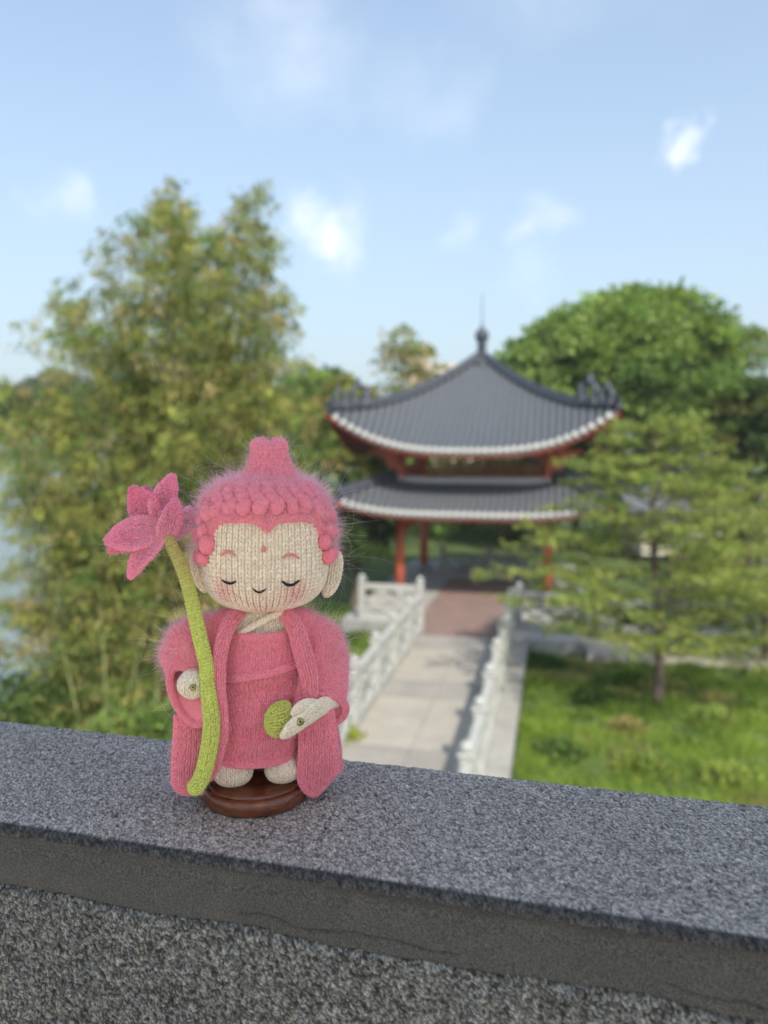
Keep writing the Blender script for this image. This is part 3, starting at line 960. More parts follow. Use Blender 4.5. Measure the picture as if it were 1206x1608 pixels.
coatS = Loft([hring(y, a, b, r, 4) for (y, a, b, r) in coat_keys], mod=coat_mod, u0=0.25 + OPEN, u1=1.25 - OPEN)
coat = knitted('open_coat', coatS, 88, 52, 1.6 * PX, M_pink, PINK, doll, closed=False, inside=True)
add_fuzz(coatS, coat, M_fz, 10000, 13 * PX, flip=coatS.flip, long_frac=0.07, long_len=3.6)
# hem cord of the coat
uu = np.linspace(0.01, 0.99, 60)
cord('coat_hem', coatS(uu, np.full(60, 0.985)), 4.0, 6, 120, M_pink, PINK, doll)

# front bands
bandL = [pl(x, y, d) for x, y, d in ((386, 955, -22), (374, 963, -32), (363, 975, -44), (354, 992, -52), (348, 1015, -58), (344, 1045, -62), (344, 1080, -66), (347, 1115, -68), (348, 1150, -68), (342, 1180, -68), (334, 1208, -66), (328, 1226, -63))]
b1, b1S = cord('coat_front_band', bandL, [8, 9, 10, 10, 9.5, 9, 8.5, 8.5, 8.5, 8.5, 8, 6], 8, 54, M_pink, PINK, doll, flat=0.55)
bandR = [pl(x, y, d) for x, y, d in ((436, 955, -22), (446, 962, -32), (457, 975, -44), (466, 992, -52), (473, 1015, -58), (480, 1040, -62), (486, 1065, -62), (488, 1090, -60), (486, 1115, -56))]
b2, b2S = cord('coat_front_band', bandR, [8, 9, 10.5, 12, 13, 13, 12, 10, 8], 9, 36, M_pink, PINK, doll, flat=0.55)
add_fuzz(b1S, b1, M_fz, 1500, 7 * PX, flip=b1S.flip, rad=0.000024); add_fuzz(b2S, b2, M_fz, 1500, 7 * PX, flip=b2S.flip, rad=0.000024)
# right tail panel, hanging free below the sleeve
tail = [(pl(497, 1090, -42), vec(20, -2, 0), vec(0, -9, 0)), (pl(498, 1125, -43), vec(27, -2, 0), vec(0, -9, 0)), (pl(499, 1160, -44), vec(29, -2, 0), vec(1, -9, 0)), (pl(500, 1195, -44), vec(31, -2, 0), vec(0, -9, 0)),
        (pl(499, 1220, -43), vec(31, -2, 4), vec(0, -8, 0)), (pl(497, 1234, -42), vec(21, 0, 6), vec(0, -7, 0)), (pl(496, 1246, -42), vec(9, 0, 3), vec(0, -5, 0)), (pl(496, 1250, -42), vec(1, 0, 0), vec(0, -1, 0))]
tS = Loft(tail)
tl = knitted('coat_tail', tS, 22, 27, 1.6 * PX, M_pink, PINK, doll)
add_fuzz(tS, tl, M_fz, 1500, 9 * PX, flip=tS.flip)
tail = [(pl(302, 1120, -38), vec(26, -2, 0), vec(0, -9, 0)), (pl(301, 1160, -40), vec(27, -2, 0), vec(1, -9, 0)), (pl(300, 1195, -40), vec(28, -2, 0), vec(0, -9, 0)),
        (pl(298, 1222, -40), vec(26, -2, 0), vec(0, -8, 0)), (pl(296, 1237, -40), vec(20, 0, 0), vec(0, -7, 0)), (pl(295, 1245, -40), vec(10, 0, 0), vec(0, -5, 0)), (pl(295, 1248, -40), vec(1, 0, 0), vec(0, -1, 0))]
tS = Loft(tail)
tl = knitted('coat_tail', tS, 22, 27, 1.6 * PX, M_pink, PINK, doll)
add_fuzz(tS, tl, M_fz, 1500, 9 * PX, flip=tS.flip)

# ---- sleeves
def sleeve(rings, nu, nv):
    S = Loft(rings)
    o = knitted('sleeve', S, nu, nv, 1.6 * PX, M_pink, PINK, doll, inside=True)
    add_fuzz(S, o, M_fz, 6500, 14 * PX, flip=S.flip, long_frac=0.07, long_len=3.6)
    u = np.linspace(0, 1, 40)
    m = S(u, np.full(40, 0.995))
    cord('cuff_edge', m, 4.2, 6, 84, M_pink, PINK, doll)
    return o, S
slL = [(pl(352, 992, 2), vec(0, -26, 0), vec(-6, 0, 24)), (pl(322, 998, 0), vec(2, -34, 0), vec(-14, 0, 30)), (pl(301, 1010, -4), vec(8, -36, 2), vec(-28, 0, 24)),
       (pl(291, 1035, -14), vec(20, -30, 2), vec(-32, 4, 14)), (pl(289, 1062, -28), vec(25, -22, -4), vec(-27, 12, 26)), (pl(296, 1092, -45), vec(27, -13, -6), vec(-9, 14, 41))]
slL_o, slL_S = sleeve(slL, 44, 30)
slR = [(pl(458, 992, 2), vec(0, -26, 0), vec(6, 0, 24)), (pl(486, 998, 0), vec(-2, -34, 0), vec(14, 0, 30)), (pl(503, 1014, -4), vec(-10, -38, 2), vec(28, 0, 26)),
       (pl(508, 1044, -14), vec(-24, -32, 2), vec(32, 2, 16)), (pl(506, 1080, -30), vec(-37, -18, 2), vec(20, -2, 24)), (pl(502, 1117, -44), vec(-42, -6, 1), vec(-2, -8, 29))]
slR_o, slR_S = sleeve(slR, 46, 36)

# ---- hands
def blob(name, rings, nu, nv, col, mat, parent, fz, n, yr=1.6, label=None):
    S = Loft(rings)
    o = knitted(name, S, nu, nv, yr * PX, mat, col, parent, T=4, label=label)
    if n: add_fuzz(S, o, fz, n, 5 * PX, rad=0.000018, flip=S.flip)
    return o
HC = np.array([0.97, 0.84, 0.66])
handL = blob('hand', [(pl(303, 1053, -52), vec(2, 0, 0), vec(0, -2, 0)), (pl(303, 1055, -52), vec(9, 0, 0), vec(0, -12, 0)), (pl(303, 1061, -52), vec(16, 0, 0), vec(0, -20, 0)), (pl(302, 1069, -52), vec(20, 0, 0), vec(0, -24, 0)),
              (pl(302, 1079, -52), vec(20, 0, 0), vec(0, -23, 0)), (pl(303, 1088, -52), vec(14.5, 0, 0), vec(0, -17, 0)), (pl(303, 1093, -52), vec(7, 0, 0), vec(0, -9, 0)), (pl(303, 1094, -52), vec(1, 0, 0), vec(0, -1, 0))], 20, 9, HC, M_skin, doll, M_fzc, 700)
handR = blob('hand', [(pl(536, 1098, -22), vec(4, 0, 9), vec(0, -10, 0)), (pl(517, 1106, -44), vec(5, 0, 12), vec(-3, -12, 0)), (pl(496, 1116, -64), vec(8, 0, 18), vec(-5, -14, 0)),
              (pl(477, 1128, -78), vec(12, 0, 21), vec(-5, -14, 0)), (pl(463, 1138, -86), vec(11, 0, 18), vec(-5, -13, 0)), (pl(454, 1142, -91), vec(9, 0, 15.5), vec(-4, -11, 0)), (pl(448, 1145, -93), vec(6, 0, 10), vec(-3, -7, 0)), (pl(445, 1147, -93), vec(.5, 0, 1), vec(0, -1, 0))],
             24, 28, HC, M_skin, doll, M_fzc, 700)
thumb = blob('thumb', [(pl(492, 1109, -68), vec(4, 0, 9), vec(-3, -9, 0)), (pl(480, 1109, -78), vec(4, 0, 10), vec(-3, -9, 0)), (pl(469, 1112, -84), vec(4, 0, 10), vec(-3, -9, 0)),
              (pl(462, 1115, -88), vec(3, 0, 7), vec(-2, -6, 0)), (pl(459, 1116, -89), vec(.4, 0, .8), vec(0, -.6, 0))], 14, 12, HC, M_skin, handR, M_fzc, 200)
M_bead = simple_mat('olive_metal_bead', (0.42, 0.38, 0.13), 0.16, metal=0.85)
M_hole = simple_mat('bead_hole', (0.02, 0.018, 0.01), 0.5)
def bead(px, py, d, r, parent):
    c = pl(px, py, d)
    prof = []
    for a in np.linspace(-80, 80, 13):
        prof.append((r * math.cos(math.radians(a)), 0.9 * r * math.sin(math.radians(a))))
    me = MB().lathe(prof, 20).data('bead', M_bead, True)
    me.transform(Matrix.Rotation(math.radians(78), 4, 'X') @ Matrix.Scale(PX, 4))
    o = obj('bead', me, parent, c)
    me = MB().lathe([(r * 0.30, 0), (r * 0.26, 0.5)], 12).data('bead_hole', M_hole, True)
    me.transform(Matrix.Rotation(math.radians(68), 4, 'X') @ Matrix.Scale(PX, 4))
    obj('bead_hole', me, o, (0.4 * PX, -0.93 * r * PX, 0.28 * r * PX))
bead(303, 1079, -77, 5.2, handL)
bead(471, 1133, -96, 6.4, handR)

# ---- lime pod held in the right-hand mitten
pod = empty('knitted_pod', DOLL_O, DOLL_RZ, 'small lime green knitted seed pod held against the pink robe by the cream mitten', 'knitted pod')
podS = Loft([(pl(452, 1120, -70), vec(0, 0, 0.5), vec(0, -.5, 0)), (pl(449, 1121, -71), vec(1, 0, 17), vec(2, -11, 0)), (pl(443, 1127, -74), vec(1, 0, 24), vec(3, -15, 0)), (pl(434, 1131, -76), vec(1, 0, 25), vec(3, -15, 0)),
             (pl(425, 1133, -76), vec(0, 0, 20), vec(2, -12, 0)), (pl(419, 1134, -76), vec(0, 0, 11), vec(1, -6, 0)), (pl(417, 1134, -76), vec(0, 0, .5), vec(0, -.5, 0))])
po = knitted('pod_body', podS, 15, 13, 2.1 * PX, M_lime, np.array([0.60, 0.62, 0.15]), pod, T=4)
rp = [podS(np.array([k]), np.array([0.16]))[0] for k in np.linspace(0, 1, 22)]
cord('pod_rim', rp, 4.5, 6, 36, M_lime, np.array([0.66, 0.68, 0.18]), pod)
add_fuzz(podS, po, M_fzl, 500, 6 * PX, rad=0.000020, flip=podS.flip)

# ---- lotus with its long stem
lotus = empty('knitted_lotus', DOLL_O, DOLL_RZ, 'pink knitted lotus flower on a long curved lime green stem, held by the doll', 'knitted flower')
stem_pts = [(256, 836, -30), (263, 846, -32), (273, 864, -35), (284, 888, -39), (293, 912, -43), (300, 938, -48), (306, 965, -53), (312, 992, -58), (318, 1018, -62), (324, 1045, -66), (325, 1070, -70),
            (328, 1095, -74), (331, 1120, -77), (332, 1145, -79), (329, 1170, -81), (325, 1192, -82), (320, 1212, -83), (313, 1228, -83), (305, 1239, -82), (300, 1244, -81)]
srad = [7, 8, 8.2, 8.5, 9, 9.4, 9.8, 10.2, 10.2, 10.0, 10.2, 11, 11.8, 12.2, 12.2, 12.3, 12.3, 12.3, 11.5, 6]
_zt = pl(262, 845, -30)[2]; _zb = pl(300, 960, -50)[2]
def stem_col(P):
    f = np.clip((P[:, 2] - _zb) / (_zt - _zb), 0, 1)[:, None] ** 0.8
    return LIME * (1 - f) + f * np.array([0.55, 0.44, 0.16])
so, sS = cord('stem', [pl(*p) for p in stem_pts], [r * 0.84 for r in srad], 10, 80, M_lime, LIME, lotus, colfn=stem_col, yr=1.9)
add_fuzz(sS, so, M_fzl, 3200, 7 * PX, rad=0.000020, flip=sS.flip, long_frac=0.08)
def petal(base, tip, hw, thick, d0, d1, col, tilt=0.0, bend=0.0, wide=0.55, cup=0.0, seed=0):
    b = np.array(base, float); t = np.array(tip, float)
    ax = t - b; L = np.linalg.norm(ax); ax /= L
    side = np.array([-ax[1], ax[0]])
    rings = []
    for v in (0, 0.1, 0.25, 0.42, 0.6, 0.76, 0.88, 0.95, 1.0):
        c2 = b + (t - b) * v + side * bend * math.sin(PI * v)
        w = hw * (np.interp(v, [0, 0.1, 0.25, wide, 0.76, 0.88, 0.95, 1.0], [0.40, 0.62, 0.88, 1.0, 0.70, 0.42, 0.27, 0.05]))
        c = pl(c2[0], c2[1], d0 + (d1 - d0) * v - cup * math.sin(PI * v))
        th = thick * np.interp(v, [0, 0.3, 0.8, 1], [0.8, 1, 0.8, 0.1])
        A = vec(side[0] * w, tilt * w, -side[1] * w); Bv = vec(0, -th * 0.85, 0)
        rings.append((c, A, Bv))
    def pm(P, Cc, thh, v):
        P = P.copy()                      # rolled rim: the middle sinks in a little
        fr = np.clip(np.sin(thh), 0, 1) ** 3
        P[:, 1] += fr * 5.5 * PX * np.sin(PI * np.clip(v, 0, 1))
        return P
    S = Loft(rings, mod=pm)
    k0 = pl(*b, d0)
    def cf(P):
        dd = np.clip(np.linalg.norm(P - k0, axis=1) / (L * PX), 0, 1)[:, None]
        return (np.array(col) * 0.5 + 0.5 * np.array([0.80, 0.42, 0.44])) * (1 - dd) ** 1.5 + np.array(col) * (1 - (1 - dd) ** 1.5)
    o = knitted('petal', S, max(10, int(hw * 0.85)), max(10, int(L / 4.8)), 1.7 * PX, M_pink, np.array(col), lotus, colfn=cf, )
    add_fuzz(S, o, M_fz, 1500, 7.5 * PX, rad=0.000024, flip=S.flip, long_frac=0.08)
PK = (0.97, 0.29, 0.40)
petal((254, 826), (164, 851), 24, 6, -22, -36, PK, tilt=0.45, cup=9, wide=0.5)
petal((238, 844), (170, 866), 12, 6, -30, -40, (0.86, 0.17, 0.29), tilt=-0.2, cup=4, bend=3)
petal((257, 840), (203, 909), 15, 7, -30, -36, PK, tilt=0.5, cup=10, bend=8, wide=0.42)
petal((248, 832), (206, 764), 24, 6, -10, -8, (0.88, 0.20, 0.32), tilt=-0.4, cup=5, wide=0.64)
petal((252, 830), (272, 744), 19, 7, -12, -2, PK, tilt=0.4, cup=6, bend=-5, wide=0.42)
petal((254, 850), (276, 782), 16, 8, -30, -28, (0.88, 0.25, 0.36), tilt=0.5, cup=9, bend=4, wide=0.5)
petal((262, 846), (301, 796), 17, 6, -16, -8, (0.92, 0.50, 0.66), tilt=0.6, cup=3, bend=3)
petal((248, 826), (226, 764), 15, 6, 6, 16, (0.86, 0.19, 0.32), tilt=0.3, cup=0)

# ---- turned wooden disc
M_wood = None
def wood_mat():
    m, N, L, b = newmat('varnished_red_brown_wood')
    b.inputs['Roughness'].default_value = 0.36
    b.inputs['Coat Weight'].default_value = 0.35; b.inputs['Coat Roughness'].default_value = 0.12
    tc = N.new('ShaderNodeTexCoord')
    mp = N.new('ShaderNodeMapping'); mp.inputs['Scale'].default_value = (60, 300, 500)
    n = N.new('ShaderNodeTexNoise'); n.inputs['Scale'].default_value = 1.0; n.inputs['Detail'].default_value = 5; n.inputs['Distortion'].default_value = 1.2
    L.new(tc.outputs['Object'], mp.inputs['Vector']); L.new(mp.outputs[0], n.inputs['Vector'])
    cr = N.new('ShaderNodeValToRGB')
    cr.color_ramp.elements[0].color = (0.07, 0.016, 0.007, 1); cr.color_ramp.elements[0].position = 0.3
    cr.color_ramp.elements[1].color = (0.24, 0.070, 0.024, 1); cr.color_ramp.elements[1].position = 0.72
    L.new(n.outputs['Fac'], cr.inputs['Fac']); L.new(cr.outputs[0], b.inputs['Base Color'])
    bp = N.new('ShaderNodeBump'); bp.inputs['Strength'].default_value = 0.08; L.new(n.outputs['Fac'], bp.inputs['Height']); L.new(bp.outputs[0], b.inputs['Normal'])
    return m
M_wood = wood_mat()
_bp = pl(403, 1250, 0)
stand = empty('wooden_stand', DOLL_O, DOLL_RZ, 'glossy dark red-brown turned wooden disc resting on the grey granite under the doll', 'wooden stand')
mb = MB().lathe([(24.2, 0.3), (24.9, 1.0), (25.3, 2.2), (25.2, 4.6), (24.7, 6.6), (24.1, 7.2), (23.2, 7.4), (23.0, 7.4)], 72)
me = mb.data('disc_base', M_wood, True); me.transform(Matrix.Scale(0.001, 4)); obj('disc_base', me, stand, (0, 0.002, 0))
mb = MB().lathe([(22.7, 7.1), (22.6, 8.4), (22.0, 9.0), (21.0, 9.3), (12, 9.2), (0.5, 9.2)], 72)
me = mb.data('disc_top', M_wood, True); me.transform(Matrix.Scale(0.001, 4)); obj('disc_top', me, stand, (0, 0.002, 0))
# ------------------------------------------------------------ the upper gallery the photograph is taken from
M_plaster = simple_mat('gallery_plaster', (0.75, 0.71, 0.63), 0.85, noise=0.12, scale=2)
M_slab = simple_mat('gallery_floor_stone', (0.60, 0.57, 0.50), 0.8, noise=0.2, scale=3)
M_redwood = simple_mat('red_painted_timber', (0.40, 0.070, 0.038), 0.5, noise=0.25, scale=4)
def build_gallery():
    g = empty('viewing_gallery', (0, -1.6, CAM_Z - 1.62), 0, 'open upper gallery with red columns, behind the camera; wall and roof added to shape light', 'gallery')
    MB().box(-6, 6, -3.4, 1.9, -0.25, 0).build('gallery_floor', M_slab, g)
    MB().box(-6, 6, -3.4, 1.88, -3.6, -0.26).build('gallery_base', M_plaster, g)
    for x in (0.2, 2.6):
        MB().lathe([(0.17, 0.0), (0.15, 0.2), (0.14, 3.62)], 16, x, 0.0).build('column', M_redwood, g, True)
    MB().box(-2.5, -2.3, -2.4, 1.0, 0.003, 3.2).build('bounce_wall', M_plaster, g)  # unseen wall, added to bounce warm sunlight onto the doll
    MB().box(-0.2, 2.9, -1.0, 0.65, 3.63, 3.78).build('shade_ceiling', M_plaster, g)  # unseen, sized and placed to keep the sun off the doll
    MB().box(-0.25, 3.0, -1.05, 0.70, 3.785, 4.0).build('roof', M_slab, g)  # added unseen roof over the same small patch, shaped to shade the doll and parapet
build_gallery()
_fc = MB().box(-22, 22, -34, -5.1, -0.4, 0.03).build('bounce_paving', M_slab)  # unseen pale paving, added as warm fill light for the doll
tag(_fc, kind='structure')
# ------------------------------------------------------------ terrain, lake, path
def shore_x(y): return -9.3 - 0.62 * (y - 11.5)
def ground_z(x, y):
    x = np.asarray(x, float); y = np.asarray(y, float)
    P = np.stack([x.ravel(), y.ravel(), 0 * x.ravel()], 1)
    z = -0.32 + (noise3(P, 0.25, 41, 2).reshape(x.shape) - 0.5) * 0.35
    s = np.clip((shore_x(y) + 1.2 - x) / 2.5, 0, 1)
    s = s * s * (3 - 2 * s)
    far = np.clip((np.hypot(x, y) - 150) / 12, 0, 1)
    z = z * (1 - s) + (-2.2) * s
    return z * (1 - far) + far * (0.4 + 0.002 * np.hypot(x, y))
def build_terrain():
    def ax():
        a = np.concatenate([np.arange(0, 40, 0.8), np.geomspace(40, 1800, 60)])
        return np.concatenate([-a[::-1][:-1], a])
    X, Y = np.meshgrid(ax(), ax())
    Z = ground_z(X, Y)
    V = np.stack([X.ravel(), Y.ravel(), Z.ravel()], 1)
    m, N, L, b = newmat('grassy_soil')
    b.inputs['Roughness'].default_value = 0.95
    tc = N.new('ShaderNodeTexCoord')
    n = N.new('ShaderNodeTexNoise'); n.inputs['Scale'].default_value = 0.9; n.inputs['Detail'].default_value = 8; n.inputs['Roughness'].default_value = 0.7
    L.new(tc.outputs['Object'], n.inputs['Vector'])
    cr = N.new('ShaderNodeValToRGB')
    e = cr.color_ramp.elements
    e[0].color = (0.030, 0.060, 0.012, 1); e[0].position = 0.35
    e[1].color = (0.10, 0.15, 0.030, 1); e[1].position = 0.6
    x = e.new(0.72); x.color = (0.13, 0.11, 0.05, 1)
    L.new(n.outputs['Fac'], cr.inputs['Fac']); L.new(cr.outputs[0], b.inputs['Base Color'])
    me = mesh_data('ground', V, grid_faces(X.shape[1], X.shape[0]), m)
    tag(obj('ground', me), kind='structure')
    m, N, L, b = newmat('lake_water')
    b.inputs['Base Color'].default_value = (0.22, 0.27, 0.26, 1); b.inputs['Roughness'].default_value = 0.2
    b.inputs['Specular IOR Level'].default_value = 0.8
    tc = N.new('ShaderNodeTexCoord'); n = N.new('ShaderNodeTexNoise'); n.inputs['Scale'].default_value = 2.5; n.inputs['Detail'].default_value = 4
    L.new(tc.outputs['Object'], n.inputs['Vector'])
    bp = N.new('ShaderNodeBump'); bp.inputs['Strength'].default_value = 0.35; bp.inputs['Distance'].default_value = 0.1
    L.new(n.outputs['Fac'], bp.inputs['Height']); L.new(bp.outputs[0], b.inputs['Normal'])
    me = mesh_data('lake', [(-400, -60, -0.95), (5, -60, -0.95), (5, 400, -0.95), (-400, 400, -0.95)], [(0, 1, 2, 3)], m, False)
    tag(obj('lake', me), kind='structure')
build_terrain()

M_conc = simple_mat('pale_concrete', (0.42, 0.39, 0.33), 0.85, noise=0.22, scale=1.6, bump=0.2, bscale=20)
M_conc3 = simple_mat('pale_concrete_darker', (0.36, 0.34, 0.30), 0.85, noise=0.3, scale=1.2, bump=0.2, bscale=20)  # slightly darker, more mottled tone for some slab rows
M_conc2 = simple_mat('grey_concrete', (0.40, 0.39, 0.36), 0.85, noise=0.25, scale=2.2, bump=0.2, bscale=20)
M_brick = simple_mat('red_brick_paving', (0.30, 0.20, 0.17), 0.85, noise=0.35, scale=3)
M_brick2 = simple_mat('brown_brick_paving', (0.25, 0.18, 0.155), 0.85, noise=0.35, scale=3)
M_white = simple_mat('white_painted_stone', (0.46, 0.465, 0.43), 0.7, noise=0.18, scale=5)
M_greyst = simple_mat('weathered_grey_stone', (0.34, 0.35, 0.34), 0.8, noise=0.3, scale=4)

def build_walk():
    w = MB().box(-3.65, -0.57, 7.2, 19.2, -0.6, -0.03).build('walkway', M_conc2)
    tag(w, kind='structure')
    y = 7.2; k = 0
    while y < 19.0:
        d = 1.18
        for (x0, x1) in ((-3.24, -2.19), (-2.18, -1.13)):
            s = MB().bevbox(x0, x1, y, y + d - 0.012, -0.028, random.uniform(0.0, 0.006), 0.006).build('paving_slab', M_conc if (k % 3) else M_conc3, w)
        k += 1; y += d
    p = MB().box(-5.75, -3.652, 20.4, 31.5, -0.7, -0.03).box(-3.65, 0.85, 19.2, 31.5, -0.7, -0.031).build('pavilion_terrace', M_greyst)
    tag(p, kind='structure')
    # brick rows of the terrace floor, near part brick by brick, beyond that rows
    bm = None
    me1 = MB().bevbox(0, 0.385, 0, 0.185, -0.028, 0.004, 0.006).data('brick', M_brick)
    me2 = MB().bevbox(0, 0.385, 0, 0.185, -0.028, 0.002, 0.006).data('brick', M_brick2)
    n = 0
    for j in range(24):
        for i in range(11):
            x = -3.24 - 0.4 + i * 0.395 + (j % 2) * 0.19 - 0.1
            if x + 0.385 > -0.9: continue
            obj('brick', me1 if random.random() < 0.6 else me2, p, (x, 19.22 + j * 0.195, 0)); n += 1
    mb = MB()
    for j in range(24, 60):
        mb.box(-3.6, -0.95, 19.22 + j * 0.195, 19.22 + j * 0.195 + 0.185, -0.028, 0.003)
    tag(mb.build('brick_rows', M_brick, p), kind='stuff')
    for (x0, x1) in ((-5.7, -3.62), (-0.93, 0.8)):
        MB().box(x0, x1, 20.45 if x0 < -4 else 19.25, 31.4, -0.029, 0.0).build('terrace_margin', M_conc2, p)
build_walk()

def balustrade(name, p0, p1, label, mat, h=1.05, bay=1.7, posts=True, group=None, cat='balustrade'):
    p0 = Vector(p0); p1 = Vector(p1); d = p1 - p0; L = d.length
    root = empty(name, p0, math.atan2(d.y, d.x), label, cat, group)
    n = max(1, round(L / bay)); b = L / n
    for i in range(n + 1):
        x = i * b
        m = MB().bevbox(x - 0.09, x + 0.09, -0.09, 0.09, -0.02, h + 0.02, 0.012)
        m.bevbox(x - 0.115, x + 0.115, -0.115, 0.115, h + 0.021, h + 0.06, 0.012)
        m.lathe([(0.05, h + 0.061), (0.095, h + 0.10), (0.085, h + 0.16), (0.03, h + 0.20)], 10, x, 0)
        m.build('post', mat, root)
    for i in range(n):
        x0 = i * b + 0.092; x1 = (i + 1) * b - 0.092
        MB().bevbox(x0, x1, -0.07, 0.07, h - 0.20, h - 0.06, 0.02).build('top_rail', mat, root)
        MB().bevbox(x0, x1, -0.045, 0.045, h * 0.50, h * 0.58, 0.01).build('middle_rail', mat, root)
        MB().bevbox(x0, x1, -0.075, 0.075, 0.0, 0.16, 0.01).build('bottom_rail', mat, root)
        for k in (1, 2):                                        # little vase struts under the top rail
            xs = x0 + (x1 - x0) * k / 3
            MB().lathe([(0.05, h * 0.581), (0.075, h * 0.64), (0.045, h * 0.70), (0.07, h - 0.201)], 8, xs, 0).build('vase_strut', mat, root, True)
        # lattice panel: diagonal cross and frame
        z0, z1 = 0.162, h * 0.498
        for (a, c) in (((x0 + 0.02, z0), ((x0 + x1) / 2, z1)), (((x0 + x1) / 2, z1), (x1 - 0.02, z0)), ((x0 + 0.02, z1), ((x0 + x1) / 2, z0)), (((x0 + x1) / 2, z0), (x1 - 0.02, z1))):
            off = 0.0 if a[1] < c[1] else 0.003
            MB().tube([(a[0], off, a[1]), (c[0], off, c[1])], 0.032, 4).build('lattice_bar', mat, root)
    return root
balustrade('stone_balustrade', (-3.36, 7.6, 0), (-3.36, 19.5, 0), 'white stone balustrade along the walkway, its open lattice seen right beside the doll', M_white)
balustrade('stone_balustrade', (-1.0, 7.6, 0), (-1.0, 19.5, 0), 'white stone balustrade seen nearly end-on between the walkway and the lawn', M_white)
balustrade('stone_balustrade', (-5.2, 20.6, 0), (-3.55, 20.6, 0), 'short white stone balustrade in front of the left orange column of the pavilion', M_white)
balustrade('stone_balustrade', (-0.85, 20.3, 0), (0.7, 20.3, 0), 'short pale balustrade at the right front corner of the terrace, half behind the pine', M_greyst)
balustrade('stone_balustrade', (-3.9, 27.4, 0), (-0.5, 27.4, 0), 'grey balustrade across the shaded inside of the pavilion', M_greyst, h=1.0)
balustrade('stone_balustrade', (0.9, 20.6, -0.1), (16, 22.6, -0.1), 'long grey balustrade along the garden path behind the pine', M_greyst, h=0.95, bay=2.2)
def build_path():
    mb = MB().box(0.86, 24, 18.6, 20.2, -0.5, -0.12)
    o = mb.build('garden_path', M_conc); tag(o, kind='structure')
build_path()

# ------------------------------------------------------------ the pavilion
PC = np.array([-2.48, 26.4, 0.0]); HC2 = 2.33
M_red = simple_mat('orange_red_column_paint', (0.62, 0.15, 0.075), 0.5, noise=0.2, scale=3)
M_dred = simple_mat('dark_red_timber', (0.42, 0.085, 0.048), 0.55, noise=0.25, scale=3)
M_tile = simple_mat('dark_grey_roof_tile', (0.165, 0.180, 0.200), 0.5, noise=0.35, scale=9)
M_tile2 = simple_mat('grey_roof_pan', (0.045, 0.052, 0.062), 0.6, noise=0.3, scale=9)
M_eave = simple_mat('pale_grey_eave_tile', (0.80, 0.80, 0.76), 0.6, noise=0.3, scale=14)
M_drip = simple_mat('grey_drip_tile', (0.27, 0.28, 0.28), 0.6, noise=0.3, scale=14)
M_ridge = simple_mat('charcoal_ridge_tile', (0.055, 0.065, 0.085), 0.5, noise=0.3, scale=8)

def roof_fn(W, zE, zA, up, tpow, cp=3.0):
    def f(a, t, side=0):
        """front face point, a in -1..1 across, t in 0..1 from eave to apex"""
        a = np.asarray(a, float); t = np.asarray(t, float)
        x = a * W * (1 - t); y = -W * (1 - t)
        z = zE + (zA - zE) * t ** tpow + up * np.abs(a) ** cp * (1 - t) ** 1.9
        # the corner also pushes outward a little
        k = 1 + 0.035 * np.abs(a) ** 6 * (1 - t) ** 3
        return np.stack([x * k, y * k, z], -1)
    return f
def rot4(P, k):
    c, s = [(1, 0), (0, 1), (-1, 0), (0, -1)][k]
    return np.stack([P[..., 0] * c - P[..., 1] * s, P[..., 0] * s + P[..., 1] * c, P[..., 2]], -1)

